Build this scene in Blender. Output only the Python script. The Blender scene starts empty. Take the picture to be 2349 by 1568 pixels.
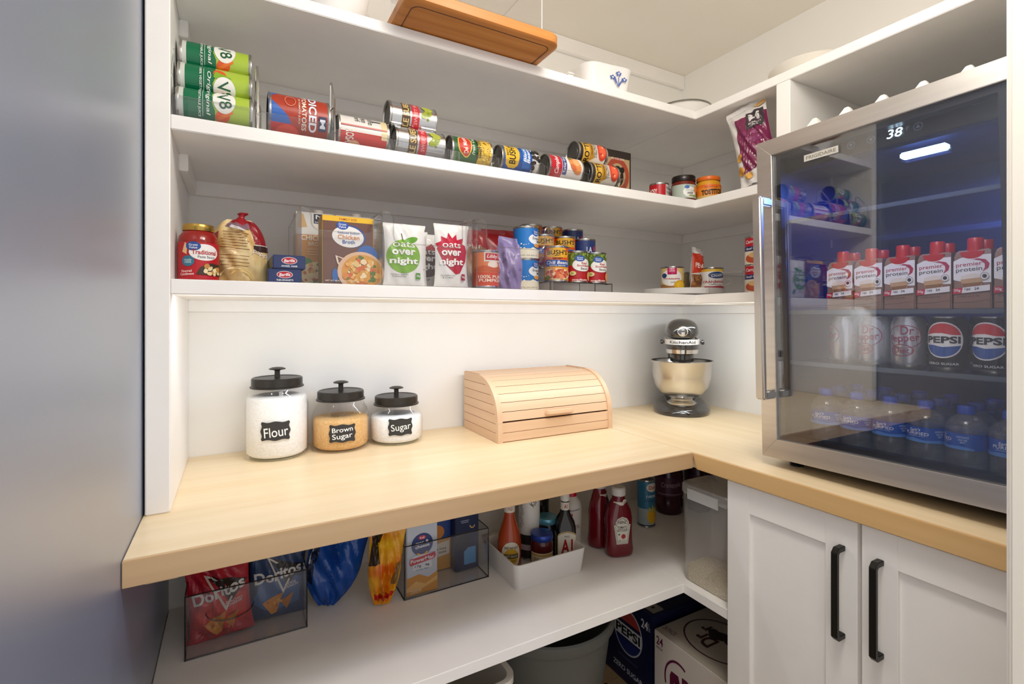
import bpy, bmesh, math, random
from mathutils import Vector, Matrix
from mathutils.geometry import tessellate_polygon

S = bpy.context.scene
COL = S.collection
R = math.radians
rnd = random.Random(7)

# ------------------------------------------------------------------ camera
cam_data = bpy.data.cameras.new('camera')
cam = bpy.data.objects.new('camera', cam_data)
COL.objects.link(cam)
cam.location = (-1.8151, -1.6368, 1.3039)
cam.rotation_euler = (R(90), 0, R(-29.079))
cam_data.sensor_width = 36.0
cam_data.lens = 1140.67 / 2349 * 36.0
cam_data.shift_y = -(784 - 725.17) / 2349
cam_data.clip_start = 0.01
S.camera = cam

# ------------------------------------------------------------------ world, lights, exposure
S.view_settings.view_transform = 'Standard'
S.view_settings.look = 'None'
S.view_settings.exposure = -0.52
S.view_settings.gamma = 1.0
S.view_settings.use_curve_mapping = False
S.cycles.transparent_max_bounces = 40
S.cycles.max_bounces = 14
S.cycles.diffuse_bounces = 10
W = bpy.data.worlds.new('hall_light')
S.world = W
W.use_nodes = True
W.node_tree.nodes['Background'].inputs[0].default_value = (1.0, 0.975, 0.945, 1)
W.node_tree.nodes['Background'].inputs[1].default_value = 1.4


def area(name, loc, rot, sx, sy, power, color, spread=180):
    d = bpy.data.lights.new(name, 'AREA')
    d.shape = 'RECTANGLE'
    d.size, d.size_y = sx, sy
    d.energy = power
    d.color = color
    d.spread = R(spread)
    o = bpy.data.objects.new(name, d)
    COL.objects.link(o)
    o.location = loc
    o.rotation_euler = rot
    return o


def bulb(name, loc, radius, power, color):
    d = bpy.data.lights.new(name, 'POINT')
    d.shadow_soft_size = radius
    d.energy = power
    d.color = color
    o = bpy.data.objects.new(name, d)
    COL.objects.link(o)
    o.location = loc
    return o


WARM = (1.0, 0.925, 0.82)
bulb('ceiling_light', (-1.20, -1.25, 2.20), 0.12, 22, WARM)
area('hall_ceiling_light', (-1.3, -1.55, 2.40), (0, 0, 0), 0.6, 0.6, 14, (1.0, 0.98, 0.96))
# light strips behind the front lip of the lowest wall shelf
area('shelf_light_strip_back', (-1.03, -0.415, 1.344), (R(35), 0, 0), 1.74, 0.012, 4.4, (0.86, 0.93, 1.0))
area('shelf_light_strip_right', (-0.400, -0.58, 1.344), (R(-35), 0, R(90)), 0.26, 0.012, 0.9, (0.86, 0.93, 1.0))


# ------------------------------------------------------------------ materials
def lin(h):
    if not isinstance(h, str):
        return tuple(h)[:3]
    h = h.lstrip('#')
    c = [int(h[i:i + 2], 16) / 255 for i in (0, 2, 4)]
    return tuple(x / 12.92 if x <= 0.04045 else ((x + 0.055) / 1.055) ** 2.4 for x in c)


def newmat(name):
    m = bpy.data.materials.new(name)
    m.use_nodes = True
    nt = m.node_tree
    return m, nt, nt.nodes['Principled BSDF'], nt.nodes['Material Output']


_cm = {}


def C(h, rough=0.45, metal=0.0, spec=0.5, coat=0.0):
    """plain painted / printed colour"""
    k = (h, rough, metal, spec, coat)
    if k not in _cm:
        m, nt, b, o = newmat('colour_%s' % str(h).strip('#'))
        b.inputs['Base Color'].default_value = (*lin(h), 1)
        b.inputs['Roughness'].default_value = rough
        b.inputs['Metallic'].default_value = metal
        b.inputs['Specular IOR Level'].default_value = spec
        b.inputs['Coat Weight'].default_value = coat
        b.inputs['Coat Roughness'].default_value = 0.08
        _cm[k] = m
    return _cm[k]


def noise_mat(name, c1, c2, scale=(20, 20, 20), rough=0.5, spec=0.5, detail=3, bump=0.0, metal=0.0, coords='Object', lo=0.35, hi=0.65):
    m, nt, b, o = newmat(name)
    tc = nt.nodes.new('ShaderNodeTexCoord')
    mp = nt.nodes.new('ShaderNodeMapping')
    mp.inputs['Scale'].default_value = scale
    nz = nt.nodes.new('ShaderNodeTexNoise')
    nz.inputs['Scale'].default_value = 1
    nz.inputs['Detail'].default_value = detail
    cr = nt.nodes.new('ShaderNodeValToRGB')
    cr.color_ramp.elements[0].position = lo
    cr.color_ramp.elements[1].position = hi
    cr.color_ramp.elements[0].color = (*lin(c1), 1)
    cr.color_ramp.elements[1].color = (*lin(c2), 1)
    L = nt.links.new
    L(tc.outputs[coords], mp.inputs[0])
    L(mp.outputs[0], nz.inputs['Vector'])
    L(nz.outputs['Fac'], cr.inputs[0])
    L(cr.outputs[0], b.inputs['Base Color'])
    b.inputs['Roughness'].default_value = rough
    b.inputs['Specular IOR Level'].default_value = spec
    b.inputs['Metallic'].default_value = metal
    if bump:
        bp = nt.nodes.new('ShaderNodeBump')
        bp.inputs['Strength'].default_value = bump
        bp.inputs['Distance'].default_value = 0.002
        L(nz.outputs['Fac'], bp.inputs['Height'])
        L(bp.outputs[0], b.inputs['Normal'])
    return m


def one_sided_ior(nt, fr, ior):
    """same Fresnel reflection from both faces of a thin sheet (no total reflection inside it)"""
    ge = nt.nodes.new('ShaderNodeNewGeometry')
    mr = nt.nodes.new('ShaderNodeMapRange')
    mr.inputs['To Min'].default_value = ior
    mr.inputs['To Max'].default_value = 1 / ior
    nt.links.new(ge.outputs['Backfacing'], mr.inputs['Value'])
    nt.links.new(mr.outputs[0], fr.inputs['IOR'])


def thin_clear(name, tint, ior=1.45, rough=0.0, gloss=1.0):
    """thin sheet of clear plastic or glass: light passes straight through, tinted, with a Fresnel reflection"""
    m, nt, b, o = newmat(name)
    nt.nodes.remove(b)
    tr = nt.nodes.new('ShaderNodeBsdfTransparent')
    tr.inputs[0].default_value = (*tint, 1)
    gl = nt.nodes.new('ShaderNodeBsdfGlossy')
    gl.inputs[0].default_value = (gloss, gloss, gloss, 1)
    gl.inputs['Roughness'].default_value = rough
    fr = nt.nodes.new('ShaderNodeFresnel')
    fr.inputs['IOR'].default_value = ior
    one_sided_ior(nt, fr, ior)
    mx = nt.nodes.new('ShaderNodeMixShader')
    L = nt.links.new
    L(fr.outputs[0], mx.inputs[0])
    L(tr.outputs[0], mx.inputs[1])
    L(gl.outputs[0], mx.inputs[2])
    L(mx.outputs[0], o.inputs[0])
    return m


def frosted(name, haze, tint=(0.97, 0.97, 0.96)):
    m = thin_clear(name, tint, 1.45, 0.12)
    nt = m.node_tree
    mx = [n for n in nt.nodes if n.type == 'MIX_SHADER'][0]
    tr = [n for n in nt.nodes if n.type == 'BSDF_TRANSPARENT'][0]
    df = nt.nodes.new('ShaderNodeBsdfDiffuse')
    df.inputs[0].default_value = (0.72, 0.73, 0.73, 1)
    m2 = nt.nodes.new('ShaderNodeMixShader')
    m2.inputs[0].default_value = haze
    nt.links.new(tr.outputs[0], m2.inputs[1])
    nt.links.new(df.outputs[0], m2.inputs[2])
    nt.links.new(m2.outputs[0], mx.inputs[1])
    return m


def emit(name, col, s):
    m, nt, b, o = newmat(name)
    b.inputs['Base Color'].default_value = (0, 0, 0, 1)
    b.inputs['Emission Color'].default_value = (*col, 1)
    b.inputs['Emission Strength'].default_value = s
    return m


def wood(name, c1, c2, axis, rough=0.35, spec=0.5, s=1.0, lo=0.3, hi=0.7):
    sc = [26 * s, 26 * s, 26 * s]
    sc['xyz'.index(axis)] = 1.3 * s
    return noise_mat(name, c1, c2, tuple(sc), rough, spec, detail=5, bump=0.03, lo=lo, hi=hi)


PAINT = noise_mat('white_paint', '#efedea', '#f2f0ed', (9, 9, 9), 0.42, 0.4, 2)
WALLP = noise_mat('wall_paint', '#eeedea', '#f0efec', (4, 4, 4), 0.6, 0.3, 2)
CEILP = noise_mat('ceiling_paint', '#eeeae1', '#f0ece4', (4, 4, 4), 0.8, 0.2, 2)
NAVY = noise_mat('slate_blue_satin_paint', '#67748c', '#6b7890', (5, 5, 2), 0.40, 0.9, 2, bump=0.05)
NAVY.node_tree.nodes['Principled BSDF'].inputs['Coat Weight'].default_value = 1.0
NAVY.node_tree.nodes['Principled BSDF'].inputs['Coat Roughness'].default_value = 0.4
NAVY.node_tree.nodes['Principled BSDF'].inputs['Coat IOR'].default_value = 2.1
TOPX = wood('maple_grain_along_back', '#dfc8a0', '#e8d5b3', 'x', 0.33)
TOPY = wood('maple_grain_along_side', '#dfc8a0', '#e8d5b3', 'y', 0.33)
EDGX = wood('maple_edge_back_shaded', '#b89870', '#c8a880', 'x', 0.4)  # same maple, darkened: shade of the edge facing away from the strip light
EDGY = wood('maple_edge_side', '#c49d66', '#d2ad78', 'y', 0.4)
BEECH = wood('beech', '#d9b694', '#e3c3a3', 'x', 0.42, s=0.9)
BEECHY = wood('beech_side', '#d6b291', '#e0bf9f', 'y', 0.42, s=0.9)
ACACIA = wood('acacia', '#a55f25', '#d9964c', 'x', 0.4, s=1.2, lo=0.25, hi=0.75)
STEEL = noise_mat('brushed_steel', '#d6d1ca', '#e0dbd5', (60, 4, 60), 0.36, 0.5, 3, bump=0.02, metal=1.0)
CHROME = C('#d5d3d0', 0.1, 1.0)
TIN = C('#b9b7b2', 0.25, 1.0)
TIND = C('#6d6a66', 0.35, 1.0)
BLACKM = C('#24221f', 0.38, 0.6)
CLEAR = thin_clear('clear_plastic', (0.965, 0.965, 0.965), 1.40)
CLEARE = thin_clear('clear_plastic_edge', (0.86, 0.86, 0.86), 1.7, 0.15)
SMOKE = thin_clear('smoked_plastic', (0.925, 0.925, 0.93), 1.42)
SMOKEE = thin_clear('smoked_plastic_edge', (0.22, 0.21, 0.22), 1.5)
GLASS = thin_clear('jar_glass', (0.965, 0.97, 0.97), 1.45)
FROST = frosted('frosted_plastic', 0.16)
PET = frosted('bottle_plastic', 0.10, (0.95, 0.97, 1.0))


# ------------------------------------------------------------------ mesh builder
def film(c, rough=0.25, strength=0.5, scale=38):
    """crumpled shiny bag film"""
    m, nt, b, o = newmat('bag_film')
    b.inputs['Base Color'].default_value = (*lin(c), 1)
    b.inputs['Roughness'].default_value = rough
    tc = nt.nodes.new('ShaderNodeTexCoord')
    vo = nt.nodes.new('ShaderNodeTexVoronoi')
    vo.feature = 'F1'
    vo.inputs['Scale'].default_value = scale
    bp = nt.nodes.new('ShaderNodeBump')
    bp.inputs['Strength'].default_value = strength
    bp.inputs['Distance'].default_value = 0.006
    nt.links.new(tc.outputs['Object'], vo.inputs['Vector'])
    nt.links.new(vo.outputs['Distance'], bp.inputs['Height'])
    nt.links.new(bp.outputs[0], b.inputs['Normal'])
    return m


class MB:
    def __init__(s):
        s.v, s.f, s.mi, s.mats = [], [], [], []

    def m(s, mat):
        if mat not in s.mats:
            s.mats.append(mat)
        return s.mats.index(mat)

    def add(s, vs, fs, mat):
        n = len(s.v)
        s.v += [tuple(v) for v in vs]
        i = s.m(mat)
        for f in fs:
            s.f.append(tuple(n + k for k in f))
            s.mi.append(i)
        return s

    def box(s, x0, x1, y0, y1, z0, z1, mat):
        v = [(x, y, z) for x in (x0, x1) for y in (y0, y1) for z in (z0, z1)]
        return s.add(v, [(0, 1, 3, 2), (4, 6, 7, 5), (0, 4, 5, 1), (2, 3, 7, 6), (0, 2, 6, 4), (1, 5, 7, 3)], mat)

    def lathe(s, prof, mat, n=32, c=(0, 0, 0), axis='z', sx=1.0, sy=1.0):
        """prof: (r, z) or (r, z, material for the band that starts here)"""
        vs, ring = [], []
        for p in prof:
            r, z = p[0], p[1]
            if r < 1e-6:
                ring.append([len(vs)])
                vs.append((0, 0, z))
            else:
                ring.append(list(range(len(vs), len(vs) + n)))
                vs += [(r * sx * math.cos(2 * math.pi * k / n), r * sy * math.sin(2 * math.pi * k / n), z) for k in range(n)]
        if axis == 'x':
            vs = [(z, x, y) for x, y, z in vs]
        elif axis == 'y':
            vs = [(x, -z, y) for x, y, z in vs]
        vs = [(x + c[0], y + c[1], z + c[2]) for x, y, z in vs]
        n0 = len(s.v)
        s.v += vs
        cur = mat
        for i in range(len(prof) - 1):
            if len(prof[i]) > 2:
                cur = prof[i][2]
            a, b = ring[i], ring[i + 1]
            mi = s.m(cur)
            for k in range(n):
                k2 = (k + 1) % n
                if len(a) == 1 and len(b) == 1:
                    break
                f = (a[0], b[k2], b[k]) if len(a) == 1 else (a[k], a[k2], b[0]) if len(b) == 1 else (a[k], a[k2], b[k2], b[k])
                s.f.append(tuple(n0 + q for q in f))
                s.mi.append(mi)
        return s

    def tube(s, path, r, mat, n=8, closed=False, cap=True):
        P = [Vector(p) for p in path]
        N = len(P)
        rings = []
        for i in range(N):
            a = P[i - 1] if (i or closed) else P[i]
            b = P[(i + 1) % N] if (i < N - 1 or closed) else P[i]
            t = (b - a).normalized()
            u = t.cross(Vector((0, 0, 1)))
            if u.length < 1e-3:
                u = t.cross(Vector((1, 0, 0)))
            u.normalize()
            w = t.cross(u)
            rr = r[i] if isinstance(r, (list, tuple)) else r
            rings.append([P[i] + (u * math.cos(2 * math.pi * k / n) + w * math.sin(2 * math.pi * k / n)) * rr for k in range(n)])
        vs = [q for g in rings for q in g]
        fs = []
        for i in range(N if closed else N - 1):
            j = (i + 1) % N
            for k in range(n):
                k2 = (k + 1) % n
                fs.append((i * n + k, j * n + k, j * n + k2, i * n + k2))
        if cap and not closed:
            fs.append(tuple(range(n)))
            fs.append(tuple(range((N - 1) * n, N * n))[::-1])
        return s.add(vs, fs, mat)

    def extr(s, poly, a0, a1, mat, plane='xz'):
        """extrude a 2-D outline along the axis missing from plane"""
        n = len(poly)
        def P(p, a):
            return {'xz': (p[0], a, p[1]), 'yz': (a, p[0], p[1]), 'xy': (p[0], p[1], a)}[plane]
        vs = [P(p, a0) for p in poly] + [P(p, a1) for p in poly]
        tr = tessellate_polygon([[Vector((p[0], p[1], 0)) for p in poly]])
        fs = [tuple(t) for t in tr] + [tuple(n + k for k in t[::-1]) for t in tr]
        fs += [(k, (k + 1) % n, n + (k + 1) % n, n + k) for k in range(n)]
        return s.add(vs, fs, mat)

    def grid(s, fn, nu, nv, mat, wrap=False):
        vs = [fn(i / nu, j / nv) for j in range(nv + 1) for i in range(nu + (0 if wrap else 1))]
        w = nu if wrap else nu + 1
        fs = [(j * w + i, j * w + (i + 1) % w, (j + 1) * w + (i + 1) % w, (j + 1) * w + i) for j in range(nv) for i in range(nu)]
        return s.add(vs, fs, mat)

    def loft(s, rings, mat, caps=True):
        n = len(rings[0])
        vs = [p for r in rings for p in r]
        fs = [(j * n + i, j * n + (i + 1) % n, (j + 1) * n + (i + 1) % n, (j + 1) * n + i) for j in range(len(rings) - 1) for i in range(n)]
        if caps:
            fs += [tuple(range(n))[::-1], tuple(range((len(rings) - 1) * n, len(rings) * n))]
        return s.add(vs, fs, mat)

    def mesh(s, name, bevel=0.0, angle=38, seg=2, fix=True):
        me = bpy.data.meshes.new(name)
        me.from_pydata(s.v, [], s.f)
        for m in s.mats:
            me.materials.append(m)
        me.polygons.foreach_set('material_index', s.mi)
        bm = bmesh.new()
        bm.from_mesh(me)
        if fix:
            bmesh.ops.recalc_face_normals(bm, faces=bm.faces)
        if bevel:
            es = [e for e in bm.edges if len(e.link_faces) == 2 and e.calc_face_angle(0) > R(40)]
            bmesh.ops.bevel(bm, geom=es, offset=bevel, segments=seg, affect='EDGES', clamp_overlap=True)
        bm.to_mesh(me)
        bm.free()
        me.polygons.foreach_set('use_smooth', [True] * len(me.polygons))
        me.set_sharp_from_angle(angle=R(angle))
        return me

    def build(s, name, parent=None, bevel=0.0, angle=38, seg=2, fix=True):
        return put(name, s.mesh(name, bevel, angle, seg, fix), parent)


def put(name, me, parent=None):
    o = bpy.data.objects.new(name, me)
    COL.objects.link(o)
    if parent is not None:
        o.parent = parent
    return o


def tag(o, label=None, cat=None, group=None, kind=None):
    if label:
        o['label'] = label
    if cat:
        o['category'] = cat
    if group:
        o['group'] = group
    if kind:
        o['kind'] = kind
    return o


def thing(name, label, cat, loc=(0, 0, 0), rot=(0, 0, 0), group=None):
    o = bpy.data.objects.new(name, None)
    o.empty_display_size = 0.02
    COL.objects.link(o)
    o.location = loc
    o.rotation_euler = [R(a) for a in rot]
    return tag(o, label, cat, group)


def copy_tree(o, loc, label=None, rot=None, group=None):
    c = o.copy()
    COL.objects.link(c)
    c.location = loc
    if rot is not None:
        c.rotation_euler = [R(a) for a in rot]
    if label:
        c['label'] = label
    if group:
        c['group'] = group
    for ch in list(o.children):
        d = ch.copy()
        COL.objects.link(d)
        d.parent = c
        for g in list(ch.children):
            e = g.copy()
            COL.objects.link(e)
            e.parent = d
    return c


# ------------------------------------------------------------------ printed labels: thin real shapes laid on the surface
_tx = {}


def text_tris(txt, bold=0.0, shear=0.0):
    k = (txt, bold, shear)
    if k not in _tx:
        cu = bpy.data.curves.new('lettering', 'FONT')
        cu.body = txt
        cu.offset = bold
        cu.shear = shear
        cu.resolution_u = 3
        cu.space_line = 0.85
        cu.align_x = 'CENTER'
        ob = bpy.data.objects.new('lettering', cu)
        me = ob.to_mesh()
        vs = [(v.co.x, v.co.y) for v in me.vertices]
        fs = [tuple(p.vertices) for p in me.polygons]
        ob.to_mesh_clear()
        bpy.data.objects.remove(ob)
        bpy.data.curves.remove(cu)
        if vs:
            x0, x1 = min(v[0] for v in vs), max(v[0] for v in vs)
            y0, y1 = min(v[1] for v in vs), max(v[1] for v in vs)
            vs = [((x - (x0 + x1) / 2) / max(x1 - x0, 1e-6), (y - (y0 + y1) / 2) / max(y1 - y0, 1e-6)) for x, y in vs]
        _tx[k] = (vs, fs)
    return _tx[k]


def ell(cx, cy, rx, ry, n=28, a0=0, a1=360):
    k = n if abs(a1 - a0) >= 360 else n + 1
    return [(cx + rx * math.cos(R(a0 + (a1 - a0) * i / n)), cy + ry * math.sin(R(a0 + (a1 - a0) * i / n))) for i in range(k)]


def art_mesh(name, ops, W, H, fmap, ds=0, dt=0, rough=0.45, gap=0.00022, u0=0.5):
    """ops drawn in fractions of a W x H face (u 0..1 left to right, v 0..1 up), then laid on fmap(s, t, lift)"""
    bm = bmesh.new()
    mats = []
    def mi(c):
        m = c if not isinstance(c, str) else C(c, rough)
        if m not in mats:
            mats.append(m)
        return mats.index(m)
    def poly(pts, c, lay):
        P = [((u - u0) * W, v * H) for u, v in pts]
        vs = [bm.verts.new((p[0], p[1], lay)) for p in P]
        for t in tessellate_polygon([[Vector((p[0], p[1], 0)) for p in P]]):
            try:
                f = bm.faces.new([vs[k] for k in t])
                f.material_index = mi(c)
            except ValueError:
                pass
    lay = 1
    for op in ops:
        k = op[0]
        if k == 'r':
            _, u, v, w, h, c = op[:6]
            a = R(op[6]) if len(op) > 6 else 0
            pts = []
            for du, dv in ((-.5, -.5), (.5, -.5), (.5, .5), (-.5, .5)):
                x, y = du * w * W, dv * h * H
                pts.append((u + (x * math.cos(a) - y * math.sin(a)) / W, v + (x * math.sin(a) + y * math.cos(a)) / H))
            poly(pts, c, lay)
        elif k == 'e':
            _, u, v, rx, ry, c = op[:6]
            a = R(op[6]) if len(op) > 6 else 0
            pts = []
            for p in ell(0, 0, rx * W, ry * H):
                pts.append((u + (p[0] * math.cos(a) - p[1] * math.sin(a)) / W, v + (p[0] * math.sin(a) + p[1] * math.cos(a)) / H))
            poly(pts, c, lay)
        elif k == 'ring':                       # u v rx ry thickness colour a0 a1
            _, u, v, rx, ry, th, c = op[:7]
            a0, a1 = (op[7], op[8]) if len(op) > 7 else (0, 359.9)
            A = ell(u, v, rx, ry, 28, a0, a1)
            B = ell(u, v, rx * (1 - th), ry * (1 - th), 28, a0, a1)
            for i in range(len(A) - 1):
                poly([A[i], A[i + 1], B[i + 1], B[i]], c, lay)
        elif k == 'p':
            poly(op[1], op[2], lay)
        elif k == 't':                          # text u v w h colour rot bold shear
            _, txt, u, v, w, h, c = op[:7]
            a = R(op[7]) if len(op) > 7 else 0
            b = op[8] if len(op) > 8 else 0.012
            sh = op[9] if len(op) > 9 else 0.0
            vs, fs = text_tris(txt, b, sh)
            bw, bh = w * W, h * H
            Q = []
            for x, y in vs:
                x, y = x * bw, y * bh
                Q.append(bm.verts.new(((u - u0) * W + x * math.cos(a) - y * math.sin(a), v * H + x * math.sin(a) + y * math.cos(a), lay)))
            for f in fs:
                try:
                    g = bm.faces.new([Q[i] for i in f])
                    g.material_index = mi(c)
                except ValueError:
                    pass
        elif k == 'dots':                       # u v w h n size colour seed (flat printed food and the like)
            _, u, v, w, h, n, sz, cols, seed = op
            rr = random.Random(seed)
            for i in range(n):
                a = rr.random() * 6.28
                q = math.sqrt(rr.random())
                x, y = u + w / 2 * q * math.cos(a), v + h / 2 * q * math.sin(a)
                s1 = sz * (0.5 + rr.random())
                m = 7
                t0 = rr.random() * 6
                poly([(x + s1 * (0.7 + .5 * rr.random()) * math.cos(t0 + 6.283 * j / m), y + s1 * W / H * (0.7 + .5 * rr.random()) * math.sin(t0 + 6.283 * j / m)) for j in range(m)],
                     cols[i % len(cols)], lay)
                lay += 0.15
        lay += 1
    def cut(axis, d):
        vals = [v.co[axis] for v in bm.verts]
        if not vals:
            return
        a, b = min(vals), max(vals)
        x = math.ceil(a / d) * d
        no = Vector((1, 0, 0)) if axis == 0 else Vector((0, 1, 0))
        while x < b:
            bmesh.ops.bisect_plane(bm, geom=bm.verts[:] + bm.edges[:] + bm.faces[:], plane_co=no * x, plane_no=no, dist=1e-6)
            x += d
    if ds:
        cut(0, ds)
    if dt:
        cut(1, dt)
    for v in bm.verts:
        v.co = Vector(fmap(v.co.x, v.co.y, v.co.z * gap))
    me = bpy.data.meshes.new(name)
    bm.normal_update()
    bm.to_mesh(me)
    bm.free()
    for m in mats:
        me.materials.append(m)
    return me


def cyl_map(r, roll=0.0, z0=0.0):
    def f(s, t, l):
        a = s / r + R(roll)
        return ((r + l) * math.sin(a), -(r + l) * math.cos(a), z0 + t)
    return f


def flat_map(x0=0.0, y=0.0, z0=0.0):
    return lambda s, t, l: (x0 + s, y - l, z0 + t)


# ------------------------------------------------------------------ product builders
def tin_can(name, label, cat, loc, r, h, bands, ops, rot=(0, 0, 0), roll=0, group=None, rim=TIN, top=TIND, aw=2.4, rough=0.35):
    """standing tin (z up, print facing -y); bands = [(v0, v1, colour)]"""
    t = thing(name, label, cat, loc, rot, group)
    b = MB()
    prof = [(0, 0.003, top), (r * .9, 0.003), (r * .93, 0.0, rim), (r, 0.001), (r * 1.015, 0.003), (r * .99, 0.006)]
    for v0, v1, c in bands:
        prof += [(r * .985, h * v0 + (0.006 if v0 == 0 else 0), C(c, rough) if isinstance(c, str) else c), (r * .985, h * v1 - (0.006 if v1 == 1 else 0))]
    prof += [(r * .99, h - 0.006, rim), (r * 1.015, h - 0.003), (r, h), (r * .93, h), (r * .9, h - 0.004, top), (r * .6, h - 0.004), (r * .58, h - 0.003), (0, h - 0.003)]
    b.lathe(prof, rim, 36)
    b.build('body', t)
    if ops:
        put('printed_label', art_mesh('printed_label', ops, aw * r, h, cyl_map(r * .985, roll), ds=r * .16, rough=rough), t)
    return t


def carton(name, label, cat, loc, w, d, h, col, ops, rz=0, side=None, group=None, bevel=0.002, rx=0, ry=0):
    """box carton: front at -y face y = 0 .. back y = d, centred on x, base z = 0"""
    t = thing(name, label, cat, loc, (rx, ry, rz), group)
    MB().box(-w / 2, w / 2, 0, d, 0, h, C(col) if isinstance(col, str) else col).build('carton_body', t, bevel)
    if ops:
        put('printed_front', art_mesh('printed_front', ops, w, h, flat_map(0, -0.0001, 0)), t)
    if side:
        put('printed_side', art_mesh('printed_side', side, d, h, lambda s, q, l: (-w / 2 - 0.0001 - l, d / 2 - s, q)), t)
    return t


def bag_fn(w, h, d, seed=0, wr=0.003, pinch=0.10, slump=0.0, taper=0.0, btaper=0.0):
    rr = random.Random(seed)
    ph = [(rr.uniform(4, 16), rr.uniform(4, 14), rr.uniform(0, 6.28), rr.uniform(0.3, 1)) for _ in range(6)]
    def f(s, t, side, l=0.0):
        u = min(max(s / w + .5, 0), 1)
        v = min(max(t / h, 0), 1)
        e = max(0.0, math.sin(math.pi * u)) ** 0.55
        g = max(0.0, math.sin(math.pi * min(1, max(0, (v - pinch * .3) / (1 - pinch * 1.2)) * .94 + .03))) ** 0.6 if pinch * .3 < v < 1 - pinch * .8 else 0.0
        q = sum(a * math.sin(k1 * u * 2 + k2 * v * 2 + p) for k1, k2, p, a in ph) * wr
        th = d / 2 * e * g + q * (0.3 + e) * (1 if side > 0 else -.6) * (0.35 + .65 * e)
        x = s * (1 - 0.10 * g * (1 if slump == 0 else .4))
        if taper and v > .45:
            k = (v - .45) / .55
            x *= math.sqrt(max(0.0, 1 - (k * taper) ** 2))
        if btaper and v < .5:
            k = v / .5
            x *= 1 - btaper * (1 - k * (2 - k))
        lean = slump * v * v
        return (x, -side * (max(th, 0.0006) + l) + lean, t)
    return f


def bag(name, label, cat, loc, w, h, d, mat, ops, rot=(0, 0, 0), seed=1, wr=0.003, pinch=0.1, slump=0.0, group=None, back=None, seal=None, taper=0.0, btaper=0.0):
    t = thing(name, label, cat, loc, rot, group)
    f = bag_fn(w, h, d, seed, wr, pinch, slump, taper, btaper)
    mat = C(mat, 0.3) if isinstance(mat, str) else mat
    b = MB()
    b.grid(lambda u, v: f((u - .5) * w, v * h, 1), 22, 26, mat)
    b.grid(lambda u, v: f((.5 - u) * w, v * h, -1), 22, 26, back or mat)
    b.build('pouch', t, angle=60, fix=False)
    if seal:
        sb = MB()
        for v0 in seal:
            sb.grid(lambda u, v: f((u - .5) * w * 1.01, (v0 + v * .045) * h, 1, 0.0009 + 0.0006 * math.sin(v * 20)), 22, 6, mat)
        sb.build('seal', t, angle=60, fix=False)
    if ops:
        put('printed_front', art_mesh('printed_front', ops, w, h, lambda s, q, l: f(s, q, 1, l + 0.0006), ds=w / 22, dt=h / 26, rough=0.3, gap=0.0004), t)
    return t


def lathe_thing(name, label, cat, loc, parts, group=None, rot=(0, 0, 0)):
    """parts: list of (part name, profile, material, n)"""
    t = thing(name, label, cat, loc, rot, group)
    for p in parts:
        MB().lathe(p[1], p[2], p[3] if len(p) > 3 else 36).build(p[0], t, angle=p[4] if len(p) > 4 else 40)
    return t


def clear_bin(name, label, loc, w, d, h, mat=None, edge=None, dip=0.0, cat='bin', taper=0.0, th=0.0022, group=None, rz=0):
    """open box of clear plastic, front at y=0, centred on x; dip lowers the middle of the front wall"""
    mat, edge = mat or CLEAR, edge or CLEARE
    t = thing(name, label, cat, loc, (0, 0, rz), group)
    b = MB()
    b.box(-w / 2, w / 2, 0, d, 0, th, mat)
    b.box(-w / 2, -w / 2 + th, 0, d, th, h, mat)
    b.box(w / 2 - th, w / 2, 0, d, th, h, mat)
    b.box(-w / 2 + th, w / 2 - th, d - th, d, th, h, mat)
    b.build('bin_body', t)
    a = w / 2 - th
    if dip:
        k, rr = a * .78, 0.018
        pts = [(-a, th), (a, th), (a, h), (k + rr, h)]
        pts += [(k + rr - rr * math.sin(R(q)) , h - rr + rr * math.cos(R(q))) for q in (30, 60, 90)]
        pts += [(k - rr + rr * math.cos(R(q)), h - dip + rr - rr * math.sin(R(q))) for q in (0, 30, 60, 90)]
        pts += [(-x, z) for x, z in pts[3:][::-1]]
        pts.append((-a, h))
    else:
        pts = [(-a, th), (a, th), (a, h), (-a, h)]
    MB().extr(pts, 0, th, mat).build('front_wall', t)
    e = MB()
    r = 0.0016
    for x in (-w / 2, w / 2):
        for y in (0, d):
            e.tube([(x, y, 0), (x, y, h)], r, edge, 6)
        e.tube([(x, 0, h), (x, d, h)], r, edge, 6)
        e.tube([(x, 0, r), (x, d, r)], r, edge, 6)
    e.tube([(-w / 2, 0, r), (w / 2, 0, r)], r, edge, 6)
    e.tube([(-w / 2, d, h), (w / 2, d, h)], r, edge, 6)
    if dip:
        e.tube([(x, -.0005, z) for x, z in pts[2:]], r * 1.2, edge, 6)
    else:
        e.tube([(-w / 2, 0, h), (w / 2, 0, h)], r, edge, 6)
    e.build('rim', t)
    return t

# ================================================================== the setting
ZC, TC = 0.914, 0.043            # worktop
DX, DY = 0.667, 0.640
SX, SY = 0.424, 0.442            # wall shelf depths
XW = -1.974                      # left wall
YD = -1.374                      # front wall (door side)
ZT = 2.414
SH = [(2.0128, 1.9851, 1.9469), (1.7067, 1.6774, 1.6387), (1.3788, 1.3485, 1.3164)]


def struct(name, mb, bevel=0.0):
    return tag(mb.build(name, None, bevel), kind='structure')


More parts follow.
